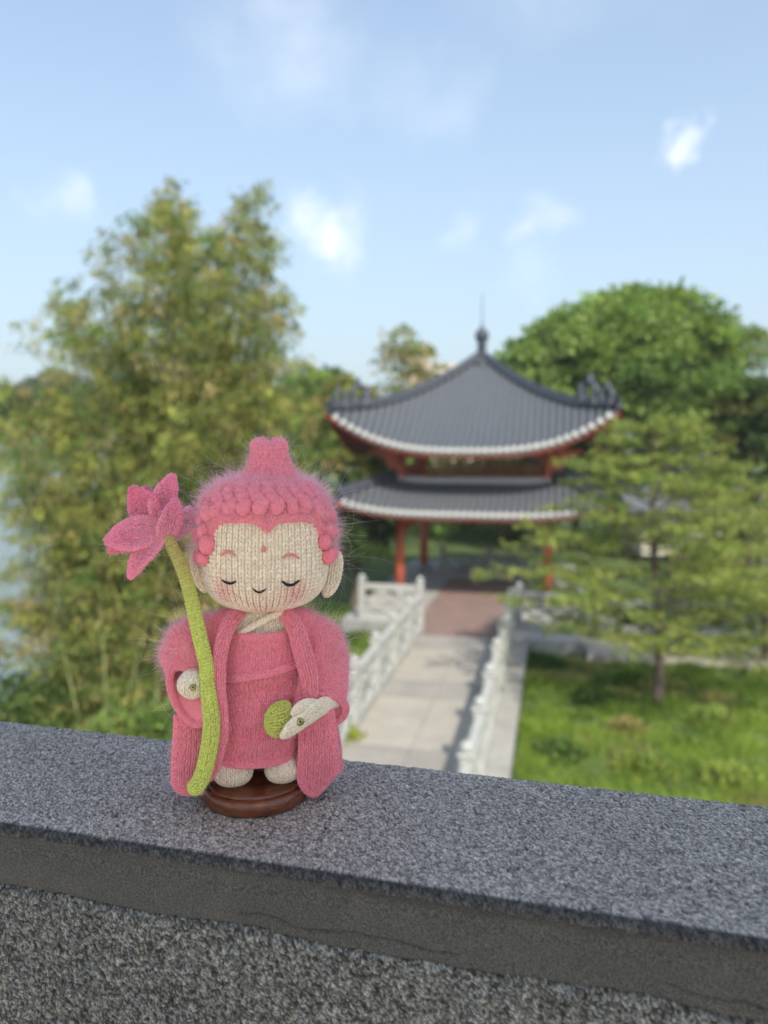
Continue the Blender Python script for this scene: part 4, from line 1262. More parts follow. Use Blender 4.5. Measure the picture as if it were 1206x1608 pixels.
def build_roof(root, name, W, zE, zA, up, tpow, t_end, spacing=0.205, cp=3.0):
    f = roof_fn(W, zE, zA, up, tpow, cp)
    # pan surface with thickness, one mesh with all four faces
    V = []; F = []
    na, nt_ = 40, 16
    A, T = np.meshgrid(np.linspace(-1, 1, na), np.linspace(0, t_end, nt_))
    for k in range(4):
        P = rot4(f(A.ravel(), T.ravel()), k)
        b = len(V); V += [tuple(p) for p in P]; F += [tuple(int(i) + b for i in q) for q in grid_faces(na, nt_)]
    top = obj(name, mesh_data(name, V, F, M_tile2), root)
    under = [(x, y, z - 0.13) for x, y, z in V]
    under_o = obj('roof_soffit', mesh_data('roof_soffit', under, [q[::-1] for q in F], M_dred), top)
    n = int(W * 2 / spacing)
    stuff_v = MB(); stuff_e = MB(); stuff_d = MB()
    for k in range(4):
        for i in range(n):
            x0 = -W + (i + 0.5) * 2 * W / n
            tm = min(t_end, 1 - abs(x0) / W - 0.005)
            if tm < 0.03: continue
            ns = 7
            ts = np.linspace(0, tm, ns)
            aa = np.clip(x0 / (W * (1 - ts)), -1, 1)
            P = f(aa, ts); P = P.copy(); P[:, 2] += 0.012
            P[0] += np.array([0, -0.02, 0])
            mb = MB()
            prof = [(-0.062, -0.01), (-0.045, 0.045), (0, 0.07), (0.045, 0.045), (0.062, -0.01)]
            Vr = []
            for p in P:
                for (dx, dz) in prof: Vr.append((p[0] + dx, p[1], p[2] + dz))
            Fr = [(j * 5 + m, j * 5 + m + 1, (j + 1) * 5 + m + 1, (j + 1) * 5 + m) for j in range(ns - 1) for m in range(4)]
            Vr = rot4(np.array(Vr), k)
            e = P[0]
            # round end tile and the hanging drip tile between the rows
            Ve = [(e[0] + 0.074 * math.cos(q), e[1] - 0.03, e[2] + 0.02 + 0.074 * math.sin(q)) for q in np.linspace(0, 2 * PI, 10, endpoint=False)]
            Ve += [(x, y + 0.09, z) for x, y, z in Ve]
            Fe = [tuple(range(9, -1, -1)), tuple(range(10, 20))] + [(q, (q + 1) % 10, 10 + (q + 1) % 10, 10 + q) for q in range(10)]
            x1 = -W + (i + 1.0) * 2 * W / n
            e2 = f(np.array([min(1, x1 / W)]), np.array([0.0]))[0]
            h = 2 * W / n * 0.5
            e1z = f(np.array([max(-1, min(1, (x1 - h) / W))]), np.array([0.0]))[0][2]; e3z = f(np.array([min(1, (x1 + h) / W)]), np.array([0.0]))[0][2]
            Vd = []
            for yy in (-0.012, 0.02):
                Vd += [(e2[0] - h * 0.98, e2[1] + yy, e1z + 0.01), (e2[0] + h * 0.98, e2[1] + yy, e3z + 0.01), (e2[0] + h * 0.6, e2[1] + yy, e3z - 0.09), (e2[0], e2[1] + yy, e2[2] - 0.14), (e2[0] - h * 0.6, e2[1] + yy, e1z - 0.09)]
            Fd = [(4, 3, 2, 1, 0), (5, 6, 7, 8, 9)] + [(q, (q + 1) % 5, 5 + (q + 1) % 5, 5 + q) for q in range(5)]
            Ve = rot4(np.array(Ve), k); Vd = rot4(np.array(Vd), k)
            if k == 0:
                MB().add(Vr, Fr).build('tile_row', M_tile, top, True)
                MB().add(Ve, Fe).build('eave_tile', M_eave, top)
                MB().add(Vd, Fd).build('drip_tile', M_drip, top)
            else:
                stuff_v.add(Vr, Fr); stuff_e.add(Ve, Fe); stuff_d.add(Vd, Fd)
    tag(stuff_v.build('tile_rows', M_tile, top, True), kind='stuff')
    tag(stuff_e.build('eave_tiles', M_eave, top), kind='stuff')
    tag(stuff_d.build('drip_tiles', M_drip, top), kind='stuff')
    # fascia board under the eave tiles
    for k in range(4):
        a = np.linspace(-0.985, 0.985, 30)
        P = f(a, np.full(30, 0.012)); V = []
        for dz in (-0.13, -0.22):
            for dy in (0.0, 0.07): V += [(p[0], p[1] + dy, p[2] + dz) for p in P]
        V = rot4(np.array(V), k); n_ = 30; F = []
        for j in range(29):
            F += [(j, j + 1, 2 * n_ + j + 1, 2 * n_ + j), (n_ + j, 3 * n_ + j, 3 * n_ + j + 1, n_ + j + 1), (2 * n_ + j, 2 * n_ + j + 1, 3 * n_ + j + 1, 3 * n_ + j), (j, n_ + j, n_ + j + 1, j + 1)]
        MB().add(V, F).build('fascia_board', M_dred, top)
    # hip ridges
    for k in range(4):
        ts = np.linspace(0.02, min(t_end, 0.985), 22)
        P = rot4(f(np.full(22, 1.0), ts), k)
        pts = [Vector(p) + Vector((0, 0, 0.10)) for p in P]
        mb = MB().tube(pts, [0.12 + 0.02 * math.sin(i) * 0 for i in range(22)], 8)
        hip = mb.build('hip_ridge', M_ridge, top, True)
        mb = MB().tube([p + Vector((0, 0, 0.15)) for p in pts], 0.06, 6)
        mb.build('ridge_cap', M_ridge, top, True)
    return top, f

def scroll_mesh(name, s=1.0, mir=1):
    """a curled dragon-tail ridge ornament, 0.14 m thick"""
    mb = MB()
    pts = []; rad = []
    for i in range(22):
        q = i / 21.0
        an = -0.5 + q * 5.2
        r = 0.30 * (1 - q * 0.78)
        pts.append((mir * (0.02 + r * math.cos(an)), 0, 0.36 + r * math.sin(an))); rad.append(0.10 * (1 - 0.45 * q))
    mb.tube(pts, rad, 8)
    mb.tube([(mir * 0.25, 0, 0.0), (mir * 0.30, 0, 0.15), (mir * 0.27, 0, 0.26)], [0.15, 0.12, 0.10], 8)
    mb.tube([(mir * -0.22, 0, 0.0), (mir * -0.18, 0, 0.2), (mir * -0.26, 0, 0.42), (mir * -0.33, 0, 0.60)], [0.13, 0.13, 0.09, 0.03], 8)
    mb.tube([(mir * 0.05, 0, 0.62), (mir * 0.12, 0, 0.74), (mir * 0.02, 0, 0.84)], [0.09, 0.07, 0.02], 8)
    mb.tube([(-0.30, 0, 0.03), (0.34, 0, 0.03)], 0.13, 8)
    mb.v = [(x * s, y * 1.1, z * s) for x, y, z in mb.v]
    return mb.data(name, M_ridge, True)

def build_pavilion():
    pv = empty('garden_pavilion', PC, 0, 'two-tiered pavilion with swept grey tiled roofs and orange-red columns at the end of the walkway', 'pavilion')
    for sx in (-1, 1):
        for sy in (-1, 1):
            c = MB().lathe([(0.165, 0.26), (0.16, 1.5), (0.15, 2.78)], 18, sx * HC2, sy * HC2).build('column', M_red, pv, True)
            MB().lathe([(0.25, 0.0), (0.28, 0.08), (0.27, 0.18), (0.20, 0.255)], 18, sx * HC2, sy * HC2).build('column_base', M_greyst, c, True)
            u = MB().lathe([(0.16, 3.5), (0.155, 4.75)], 18, sx * HC2, sy * HC2).build('upper_column', M_red, pv, True)
            # curved brackets either side of the upper column
            for ax in (0, 1):
                for dr in (-1, 1):
                    mb = MB()
                    V = []
                    outl = [(0.0, 4.05), (0.0, 4.66), (0.85, 4.66), (0.80, 4.56), (0.50, 4.47), (0.30, 4.30), (0.18, 4.05)]
                    if dr == -1: outl = [(0.0, 4.35), (0.0, 4.66), (0.75, 4.66), (0.55, 4.55), (0.25, 4.42)]
                    sgn = (sx, sy)[ax] * dr
                    for w in (-0.05, 0.05):
                        for (q, z) in outl:
                            q2 = sgn * (0.16 + q)
                            V.append((sx * HC2 + (q2 if ax == 0 else w), sy * HC2 + (w if ax == 0 else q2), z))
                    n = len(outl)
                    F = [tuple(range(n)), tuple(range(2 * n - 1, n - 1, -1))] + [(i, (i + 1) % n, n + (i + 1) % n, n + i) for i in range(n)]
                    mb.add(V, F).build('bracket', M_red, u)
            # lower corner brackets
            for ax in (0, 1):
                sgn = -(sx, sy)[ax]
                outl = [(0.0, 2.05), (0.0, 2.49), (0.7, 2.49), (0.45, 2.38), (0.2, 2.22)]
                V = []
                for w in (-0.04, 0.04):
                    for (q, z) in outl:
                        q2 = sgn * (0.155 + q)
                        V.append((sx * HC2 + (q2 if ax == 0 else w), sy * HC2 + (w if ax == 0 else q2), z))
                n = len(outl)
                F = [tuple(range(n)), tuple(range(2 * n - 1, n - 1, -1))] + [(i, (i + 1) % n, n + (i + 1) % n, n + i) for i in range(n)]
                MB().add(V, F).build('bracket', M_dred, c)
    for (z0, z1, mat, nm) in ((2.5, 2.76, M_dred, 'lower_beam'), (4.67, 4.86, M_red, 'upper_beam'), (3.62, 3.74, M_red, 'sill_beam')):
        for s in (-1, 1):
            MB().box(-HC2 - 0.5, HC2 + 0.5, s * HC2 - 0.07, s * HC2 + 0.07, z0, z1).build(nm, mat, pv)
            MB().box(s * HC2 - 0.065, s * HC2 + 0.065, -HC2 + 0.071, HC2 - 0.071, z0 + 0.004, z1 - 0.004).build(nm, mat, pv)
    # lattice railing of the upper storey
    for k in range(4):
        for (zz, hh) in ((3.80, 0.05), (4.12, 0.05)):
            V = np.array(MB().box(-HC2 + 0.17, HC2 - 0.17, -HC2 - 0.03, -HC2 + 0.03, zz, zz + hh).v)
            MB().add(rot4(V, k), [(3, 2, 1, 0), (4, 5, 6, 7), (0, 1, 5, 4), (1, 2, 6, 5), (2, 3, 7, 6), (3, 0, 4, 7)]).build('lattice_rail', M_dred, pv)
        for i in range(15):
            x = -HC2 + 0.3 + i * (2 * HC2 - 0.6) / 14
            V = np.array(MB().box(x - 0.022, x + 0.022, -HC2 - 0.02, -HC2 + 0.02, 3.745, 4.119).v)
            MB().add(rot4(V, k), [(3, 2, 1, 0), (4, 5, 6, 7), (0, 1, 5, 4), (1, 2, 6, 5), (2, 3, 7, 6), (3, 0, 4, 7)]).build('lattice_baluster', M_dred, pv)
    up, fu = build_roof(pv, 'upper_roof', 4.13, 4.66, 7.75, 1.22, 1.22, 0.985)
    lo, fl = build_roof(pv, 'lower_roof', 3.95, 2.78, 4.95, 0.42, 1.0, 0.385, cp=4)
    # pale beaded course where the lower roof meets the upper storey
    for k in range(4):
        zt = float(fl(np.array([0.0]), np.array([0.385]))[0][2]); y = -3.95 * 0.615
        for i in range(24):
            x = -2.35 + (i + 0.5) * 4.7 / 24
            mb = MB().lathe([(0.075, 0), (0.10, 0.06), (0.10, 0.15), (0.05, 0.24)], 8)
            P = rot4(np.array(mb.v) + np.array([x, y, zt - 0.01]), k)
            if k == 0: MB().add(P, mb.f).build('flashing_tile', M_eave, lo, True)
            else: MB().add(P, mb.f).build('flashing_tile', M_eave, lo, True) if k == 1 else None
        V = np.array(MB().box(-2.43, 2.43, y + 0.08, y + 0.2, zt - 0.1, zt + 0.05).v)
        MB().add(rot4(V, k), [(3, 2, 1, 0), (4, 5, 6, 7), (0, 1, 5, 4), (1, 2, 6, 5), (2, 3, 7, 6), (3, 0, 4, 7)]).build('flashing_board', M_ridge, lo)
    # ornaments on the hips
    s1 = scroll_mesh('ridge_ornament', 1.0); s2 = scroll_mesh('ridge_ornament', 0.72)
    for k in range(4):
        for (t, me) in ((0.20, s1), (0.09, s2)):
            p = rot4(fu(np.array([1.0]), np.array([t])), k)[0]
            o = obj('ridge_ornament', me, up, p + np.array([0, 0, 0.16]))
            q = math.atan2(p[1], p[0])
            o.rotation_euler = (0, 0.0, q)
    # finial
    fz = 7.62
    MB().lathe([(0.42, fz - 0.18), (0.36, fz - 0.02), (0.20, fz + 0.06), (0.14, fz + 0.22), (0.13, fz + 0.42), (0.19, fz + 0.47), (0.12, fz + 0.55), (0.16, fz + 0.62), (0.235, fz + 0.80), (0.22, fz + 0.95), (0.12, fz + 1.06), (0.045, fz + 1.12), (0.02, fz + 1.3)], 18).build('finial', M_ridge, up, True)
    MB().lathe([(0.014, fz + 1.3), (0.012, fz + 2.25)], 6).build('lightning_rod', M_ridge, up, True)
    return pv
build_pavilion()

# ------------------------------------------------------------ buildings farther off
def far_building(name, px0, px1, top, depth, label, wall, roofm, storeys, cols, flat=True, thick=10):
    a = at_depth(px0, top, depth); b = at_depth(px1, top, depth)
    w = float(np.linalg.norm((b - a)[:2])); z = a[2]
    o = empty(name, (a[0], a[1], 0.0), math.atan2((b - a)[1], (b - a)[0]), label, 'building')
    MB().box(0, w, 0, thick, 0, z).build('wall', wall, o)
    if flat:
        MB().box(-0.3, w + 0.3, -0.3, thick + 0.3, z + 0.003, z + 0.8).build('parapet_cap', roofm, o)
    else:
        mb = MB()
        V = [(-1, -1, z), (w + 1, -1, z), (w + 1, thick + 1, z), (-1, thick + 1, z), (-0.6, thick / 2, z + thick * 0.36), (w + 0.6, thick / 2, z + thick * 0.36)]
        mb.add(V, [(0, 1, 5, 4), (2, 3, 4, 5), (1, 2, 5), (3, 0, 4), (3, 2, 1, 0)])
        mb.build('roof', roofm, o)
    sh = z / storeys
    for s in range(storeys):
        for c in range(cols):
            x0 = w * (c + 0.28) / cols; x1 = w * (c + 0.72) / cols
            if s * sh < z - 14: continue
            f = MB().box(x0, x1, -0.06, 0.0, s * sh + sh * 0.32, s * sh + sh * 0.78).build('window', M_white, o)
            MB().box(x0 + 0.08, x1 - 0.08, -0.075, -0.061, s * sh + sh * 0.36, s * sh + sh * 0.74).build('pane', M_pane, f)
    return o
M_pane = simple_mat('window_glass', (0.05, 0.06, 0.07), 0.15)
M_tan = simple_mat('tan_render', (0.46, 0.34, 0.25), 0.85, noise=0.12, scale=0.3)
M_cream = simple_mat('cream_render', (0.60, 0.55, 0.47), 0.85, noise=0.12, scale=0.3)
far_building('apartment_tower', 640, 674, 548, 130, 'narrow tan tower rising behind the sparse tree left of the roof tip', M_tan, M_tan, 8, 3)
far_building('apartment_block', 668, 790, 578, 140, 'long cream flat-roofed block just behind the pavilion roof', M_cream, M_cream, 6, 9)
far_building('garden_hall', 1090, 1290, 742, 40, 'low hall with a grey tiled roof behind the pine at the right edge', M_cream, M_tile, 1, 6, flat=False, thick=7)
far_building('garden_hall', 1010, 1130, 800, 33, 'small pale garden house showing in gaps of the pine', M_cream, M_tile, 1, 3, flat=False, thick=5)
# ------------------------------------------------------------ vegetation
M_leaf = leaf_mat('foliage', 0.36)
M_bark = simple_mat('grey_brown_bark', (0.13, 0.10, 0.075), 0.9, noise=0.4, scale=6, bump=0.5, bscale=20)
M_culm = simple_mat('bamboo_culm_green', (0.20, 0.22, 0.07), 0.5, noise=0.3, scale=2)

def leaves_mesh(name, P, size, width, colr, D=None, droop=0.0, mat=None):
    """P (n,3): one folded leaf (two triangles meeting at the midrib) each"""
    n = len(P)
    if D is None:
        D = rng.normal(0, 1, (n, 3)); D[:, 2] -= droop
    D = D / np.linalg.norm(D, axis=1, keepdims=True)
    R = rng.normal(0, 1, (n, 3)); Sd = np.cross(D, R); Sd /= np.maximum(np.linalg.norm(Sd, axis=1, keepdims=True), 1e-9)
    s = (size * (0.65 + 0.7 * rng.random(n)))[:, None]; w = s * width
    a = P; b = P + D * s * 0.5 + Sd * w * 0.5; c = P + D * s; d = P + D * s * 0.5 - Sd * w * 0.5
    V = np.stack([a, b, c, d], 1).reshape(-1, 3)
    F = np.arange(n * 4).reshape(n, 4)
    return mesh_data(name, V, F, mat or M_leaf, False, np.repeat(colr, 4, axis=0))

def pal(n, cols, w, jit=0.18):
    cols = np.array(cols); k = rng.choice(len(cols), n, p=np.array(w) / sum(w))
    return cols[k] * np.exp(rng.normal(0, jit, (n, 1)))

def limb_tree(root, base, H, r0, nl, spread, crown_c, mat=M_bark):
    mb = MB()
    b = Vector((0, 0, 0)); top = Vector((random.uniform(-.2, .2), random.uniform(-.2, .2), H))
    mid = b.lerp(top, 0.5) + Vector((random.uniform(-.15, .15), random.uniform(-.15, .15), 0))
    mb.tube([b, mid, top], [r0, r0 * 0.75, r0 * 0.45], 10)
    for i in range(nl):
        q = random.uniform(0.5, 1.0); s = b.lerp(top, q)
        an = i * 2.4 + random.random()
        e = s + Vector((math.cos(an) * spread, math.sin(an) * spread, random.uniform(0.3, 1.0) * spread))
        m = s.lerp(e, 0.5) + Vector((0, 0, spread * 0.12))
        mb.tube([s, m, e], [r0 * 0.4, r0 * 0.25, r0 * 0.08], 6)
    return mb.build('trunk', mat, root, True)

def crown_tree(name, px, depth, top_row, half_px, bot_row, label, cols, w, nclump, nleaf, lsize, clump_r=0.22, group=None, lwidth=0.55, trunk_r=0.2, sparse=1.0, cat='tree', ysc=1.0, fill=0.35):
    c_top = at_depth(px, top_row, depth); c_bot = at_depth(px, bot_row, depth)
    R = half_px / FPX * depth
    cz = (c_top[2] + c_bot[2]) / 2; rz = (c_top[2] - c_bot[2]) / 2
    gz = float(ground_z(np.array([c_top[0]]), np.array([c_top[1]]))[0]) - 0.05
    gz = max(gz, -0.6)
    root = empty(name, (c_top[0], c_top[1], gz), 0, label, cat, group)
    limb_tree(root, None, max(0.5, cz - gz), trunk_r, 9, R * 0.55, None)
    # clumps on an uneven shell
    d = rng.normal(0, 1, (nclump, 3)); d /= np.linalg.norm(d, axis=1, keepdims=True)
    d[:, 2] = np.where(d[:, 2] < -0.55, -d[:, 2], d[:, 2])
    lump = 0.80 + 0.38 * noise3(d + 5, 2.1, int(px) % 97, 2)
    rr = np.where(rng.random(nclump) < fill, rng.uniform(0.25, 0.75, nclump), rng.uniform(0.78, 0.93, nclump)) * lump
    cc = d * rr[:, None] * np.array([R, R * ysc, rz]) + np.array([0, 0, cz - gz])
    cr = clump_r * R * rng.uniform(0.6, 1.25, nclump)
    per = max(3, nleaf // nclump)
    dd = rng.normal(0, 1, (nclump, per, 3)); dd /= np.linalg.norm(dd, axis=2, keepdims=True)
    dd[..., 2] = np.where(dd[..., 2] < -0.3, -dd[..., 2] * 0.7, dd[..., 2])
    q = rng.uniform(0.55, 1.05, (nclump, per, 1))
    P = (cc[:, None] + dd * q * cr[:, None, None] * np.array([1, 1, 0.72])).reshape(-1, 3)
    keep = rng.random(len(P)) < sparse
    cl = pal(nclump, cols, w, 0.16)
    colr = np.repeat(cl, per, axis=0) * np.exp(rng.normal(0, 0.14, (len(P), 1)))
    D = dd.reshape(-1, 3) + rng.normal(0, 0.8, (len(P), 3))
    me = leaves_mesh('crown', P[keep], lsize, lwidth, colr[keep], D[keep])
    obj('crown', me, root)
    return root

GR = (0.135, 0.225, 0.050); GB = (0.215, 0.31, 0.070); GD = (0.060, 0.105, 0.026); GY = (0.31, 0.325, 0.080); TAN = (0.42, 0.33, 0.14); OL = (0.21, 0.215, 0.062)

# ---- the bamboo clump at the left
def build_bamboo():
    base = on_z(270, 1112, -0.3)
    root = empty('bamboo_clump', base, 0, 'tall yellow-green bamboo clump by the lake, leafy culms rising above everything at the left', 'bamboo')
    tops_x = [-10, 45, 100, 160, 210, 262, 300, 335, 370, 402, 432, 458, 480, 500]
    tops_y = [590, 500, 425, 380, 330, 272, 315, 355, 330, 280, 360, 480, 560, 640]
    LP, LD, LC = [], [], []
    n = 132
    for i in range(n):
        if i < 14: tx = tops_x[i]; ty = tops_y[i] + 6
        elif i < 50: tx = rng.uniform(60, 462); ty = np.interp(tx, tops_x, tops_y) + rng.uniform(-6, 75)
        else:
            tx = rng.uniform(-25, 478); ty = np.interp(tx, tops_x, tops_y) + rng.uniform(30, 420) + (i % 3 == 0) * rng.uniform(0, 200)
        dep = 14.6 + rng.normal(0, 1.3)
        dep = float(np.clip(dep, 12.4, 17.2))
        tip = at_depth(tx, ty, dep) - base
        bx = np.array([rng.normal(0, 0.75) + (tip[0]) * 0.25, rng.normal(0, 0.7), 0.0])
        H = tip[2]
        mid = bx * 0.55 + tip * 0.45; mid[2] = H * 0.66
        q = np.linspace(0, 1, 14)[:, None]
        pts = (1 - q) ** 2 * bx + 2 * q * (1 - q) * mid + q ** 2 * tip
        r = 0.032 * (1 - q[:, 0] * 0.85)
        MB().tube([tuple(p) for p in pts], list(r), 6).build('culm', M_culm, root, True)
        k = int(64 + 26 * rng.random())
        tt = rng.uniform(0.02, 1.0, k) ** 0.85
        C0 = (1 - tt[:, None]) ** 2 * bx + 2 * tt[:, None] * (1 - tt[:, None]) * mid + tt[:, None] ** 2 * tip
        ang = rng.uniform(0, 2 * PI, k)
        L = np.interp(tt, [0, 0.5, 0.85, 1.0], [0.95, 0.95, 0.55, 0.22]) * rng.uniform(0.5, 1.2, k)
        tw = np.stack([np.cos(ang) * L, np.sin(ang) * L, rng.uniform(-0.25, 0.45, k) * L], 1)
        warm = rng.random() < 0.42
        for j in range(k):
            m = 24
            s = rng.uniform(0.25, 1.0, m)[:, None]
            p = C0[j] + tw[j] * s; p[:, 2] -= (s[:, 0] ** 2) * 0.12 * L[j]
            p += rng.normal(0, 0.055, (m, 3))
            LP.append(p)
            dv = tw[j] / max(L[j], 1e-6) * 0.6 + rng.normal(0, 0.5, (m, 3)); dv[:, 2] -= 0.75
            LD.append(dv)
            base_c = pal(1, [GY, OL, GR, TAN, GD], [6, 4.5, 2.4, 3.0 if warm else 0.8, 1.4], 0.2)[0]
            LC.append(base_c[None] * np.exp(rng.normal(0, 0.16, (m, 1))))
    P = np.concatenate(LP); D = np.concatenate(LD); Cc = np.concatenate(LC)
    me = leaves_mesh('foliage', P, 0.12, 0.20, Cc, D)
    tag(obj('foliage', me, root))
    print('bamboo leaves', len(P))
build_bamboo()

# ---- the feathery pine-like tree on the lawn
def build_pine(px, row, depth, top_row, reach_px, label, nb, seed=1, name='young_pine'):
    base = at_depth(px, row, depth)
    gz = float(ground_z(np.array([base[0]]), np.array([base[1]]))[0])
    base[2] = gz - 0.03
    tip = at_depth(px - 8, top_row, depth) - base
    H = tip[2]; R = reach_px / FPX * depth
    root = empty(name, base, 0, label, 'pine tree')
    q = np.linspace(0, 1, 12)
    pts = [(tip[0] * t + 0.05 * math.sin(t * 7), tip[1] * t, H * t) for t in q]
    MB().tube(pts, list(0.115 * (1 - q * 0.88)), 10).build('trunk', M_bark, root, True)
    LP, LD, LC = [], [], []
    for i in range(nb):
        t = 0.16 + 0.84 * (i + rng.random()) / nb
        ang = i * 2.399 + rng.normal(0, 0.25)
        prof = np.interp(t, [0.12, 0.22, 0.38, 0.6, 0.8, 0.93, 1.0], [0.55, 0.98, 1.08, 0.88, 0.52, 0.24, 0.08])
        L = R * prof * rng.uniform(0.72, 1.1)
        s = np.array([tip[0] * t, tip[1] * t, H * t])
        dirv = np.array([math.cos(ang), math.sin(ang), rng.uniform(0.05, 0.32)])
        qs = np.linspace(0, 1, 6)
        bp = [s + dirv * L * k + np.array([0, 0, -0.16 * L * k * k + 0.10 * L * k]) for k in qs]
        MB().tube([tuple(b) for b in bp], list(0.026 * (1 - qs * 0.85)), 5).build('branch', M_bark, root, True)
        side = np.cross(dirv, [0, 0, 1]); side /= np.linalg.norm(side)
        nt = int(12 + 19 * L / R)
        warm = rng.random()
        for j in range(nt):
            k = rng.uniform(0.18, 1.0); sg = rng.choice([-1, 1])
            p0 = s + dirv * L * k + np.array([0, 0, -0.16 * L * k * k + 0.10 * L * k])
            tl = 0.34 * R * (1.15 - k * 0.75) * rng.uniform(0.5, 1.1)
            td = dirv * 0.75 + side * sg * rng.uniform(0.3, 1.0) + np.array([0, 0, rng.uniform(-0.18, 0.16)])
            td /= np.linalg.norm(td)
            m = int(26 * tl / (0.3 * R)) + 9
            u = rng.random(m)[:, None]
            P = p0 + td * tl * u + rng.normal(0, 0.022, (m, 3))
            LP.append(P)
            dv = td * 0.8 + rng.normal(0, 0.75, (m, 3)); dv[:, 2] += 0.10
            LD.append(dv)
            c = pal(1, [(0.29, 0.35, 0.085), (0.20, 0.265, 0.065), (0.38, 0.40, 0.11), (0.12, 0.17, 0.048)], [4, 3, 2, 2], 0.15)[0]
            LC.append(c[None] * np.exp(rng.normal(0, 0.13, (m, 1))))
    P = np.concatenate(LP); D = np.concatenate(LD); Cc = np.concatenate(LC)
    me = leaves_mesh('foliage', P, 0.095, 0.30, Cc, D)
    obj('foliage', me, root)
    print('pine leaves', len(P))
build_pine(1034, 1088, 14.9, 664, 255, 'feathery yellow-green young pine with layered branches standing on the lawn before the pavilion', 74)
build_pine(1200, 1052, 17.5, 760, 170, 'smaller pine partly cut off by the right edge, behind the big one', 44)

# ---- broadleaved trees
crown_tree('camphor_tree', 978, 35, 462, 178, 745, 'big round bright green tree rising behind the right end of the pavilion roof', [GR, GB, (0.24, 0.33, 0.08), GD], [3, 6, 4, 1], 330, 62000, 0.26, 0.20, lwidth=0.6)
crown_tree('camphor_tree', 838, 37, 530, 62, 700, 'green side crown left of the big round tree, just right of the roof tip', [GR, GB, GD], [4, 4, 2], 70, 10000, 0.25, 0.3)
crown_tree('sparse_tree', 1158, 44, 488, 62, 720, 'thin open-crowned tree at the right edge above the hall', [GR, OL, GB], [4, 3, 2], 90, 6500, 0.24, 0.26, sparse=0.7)
crown_tree('dark_tree', 1190, 32, 585, 75, 860, 'dark green tree at the right edge over the hall roof', [GD, GR, OL], [4, 3, 2], 120, 16000, 0.22, 0.26)
crown_tree('dark_tree', 1085, 42, 640, 90, 860, 'shaded dense tree behind the top of the pine', [GD, GR, OL], [4, 3, 1], 120, 14000, 0.25, 0.26)
crown_tree('dark_tree', 905, 40, 655, 85, 900, 'dark tree directly behind the right columns of the pavilion', [GD, GR], [4, 2], 110, 12000, 0.25, 0.28)
crown_tree('dark_tree', 740, 44, 700, 130, 930, 'dark thicket tree seen through the open pavilion', [GD, GR, OL], [4, 2, 2], 150, 15000, 0.26, 0.26)
crown_tree('sparse_tree', 640, 50, 515, 62, 700, 'sparse olive tree in front of the tan tower left of the roof tip', [OL, GR, TAN], [4, 2, 2], 90, 5200, 0.26, 0.26, sparse=0.55)
crown_tree('leafy_tree', 540, 31, 600, 72, 800, 'yellow-green leafy tree between the bamboo and the left corner of the upper roof', [GY, OL, GB, TAN], [4, 3, 3, 1], 130, 16000, 0.20, 0.26)
crown_tree('leafy_tree', 600, 38, 640, 62, 860, 'mid green tree tucked behind the left eaves of the pavilion', [GR, GD, OL], [4, 3, 2], 90, 9000, 0.24, 0.28)
crown_tree('leafy_tree', 500, 44, 572, 90, 800, 'green tree behind the right edge of the bamboo', [GR, GB, GD], [4, 3, 2], 120, 11000, 0.26, 0.26)
crown_tree('dark_tree', 555, 24.5, 770, 62, 925, 'low dark tree in the shade left of the pavilion columns', [GD, GD, GR], [4, 3, 1], 90, 10000, 0.17, 0.3, trunk_r=0.12)
crown_tree('lakeside_tree', 45, 60, 618, 110, 740, 'blue-green tree on the lake bank at the left edge behind the bamboo', [GD, GR], [3, 2], 120, 11000, 0.4, 0.26)
for k, (px, top, hw, lab) in enumerate(((-170, 588, 90, 'far-bank tree outside the left edge'), (-40, 600, 80, 'far-bank tree at the left edge'), (90, 598, 85, 'far-bank tree glimpsed through the left of the bamboo'), (230, 610, 85, 'far-bank tree behind the middle of the bamboo'), (380, 606, 85, 'far-bank tree behind the right of the bamboo'),
    (-330, 596, 95, 'far-bank tree well outside the left edge'), (-520, 590, 100, 'far-bank tree far outside the left edge'), (-760, 600, 110, 'outermost far-bank tree past the left edge'))):
    crown_tree('far_bank_tree', px, 175, top, hw, 700, lab, [(0.06, 0.09, 0.04), GD], [3, 2], 60, 3500, 1.3, 0.28, group='trees on the far bank', trunk_r=0.6)
for k, (px, top, hw, lab) in enumerate(((470, 622, 90, 'hazy tree filling the gap beside the bamboo'), (700, 632, 100, 'hazy tree low behind the pavilion roof'), (1000, 610, 110, 'hazy tree behind the round tree'), (1230, 600, 120, 'hazy tree past the right edge'))):
    crown_tree('background_tree', px, 85, top, hw, 725, lab, [(0.06, 0.10, 0.03), GR], [3, 2], 70, 5000, 0.7, 0.28, group='trees closing the view', trunk_r=0.4)

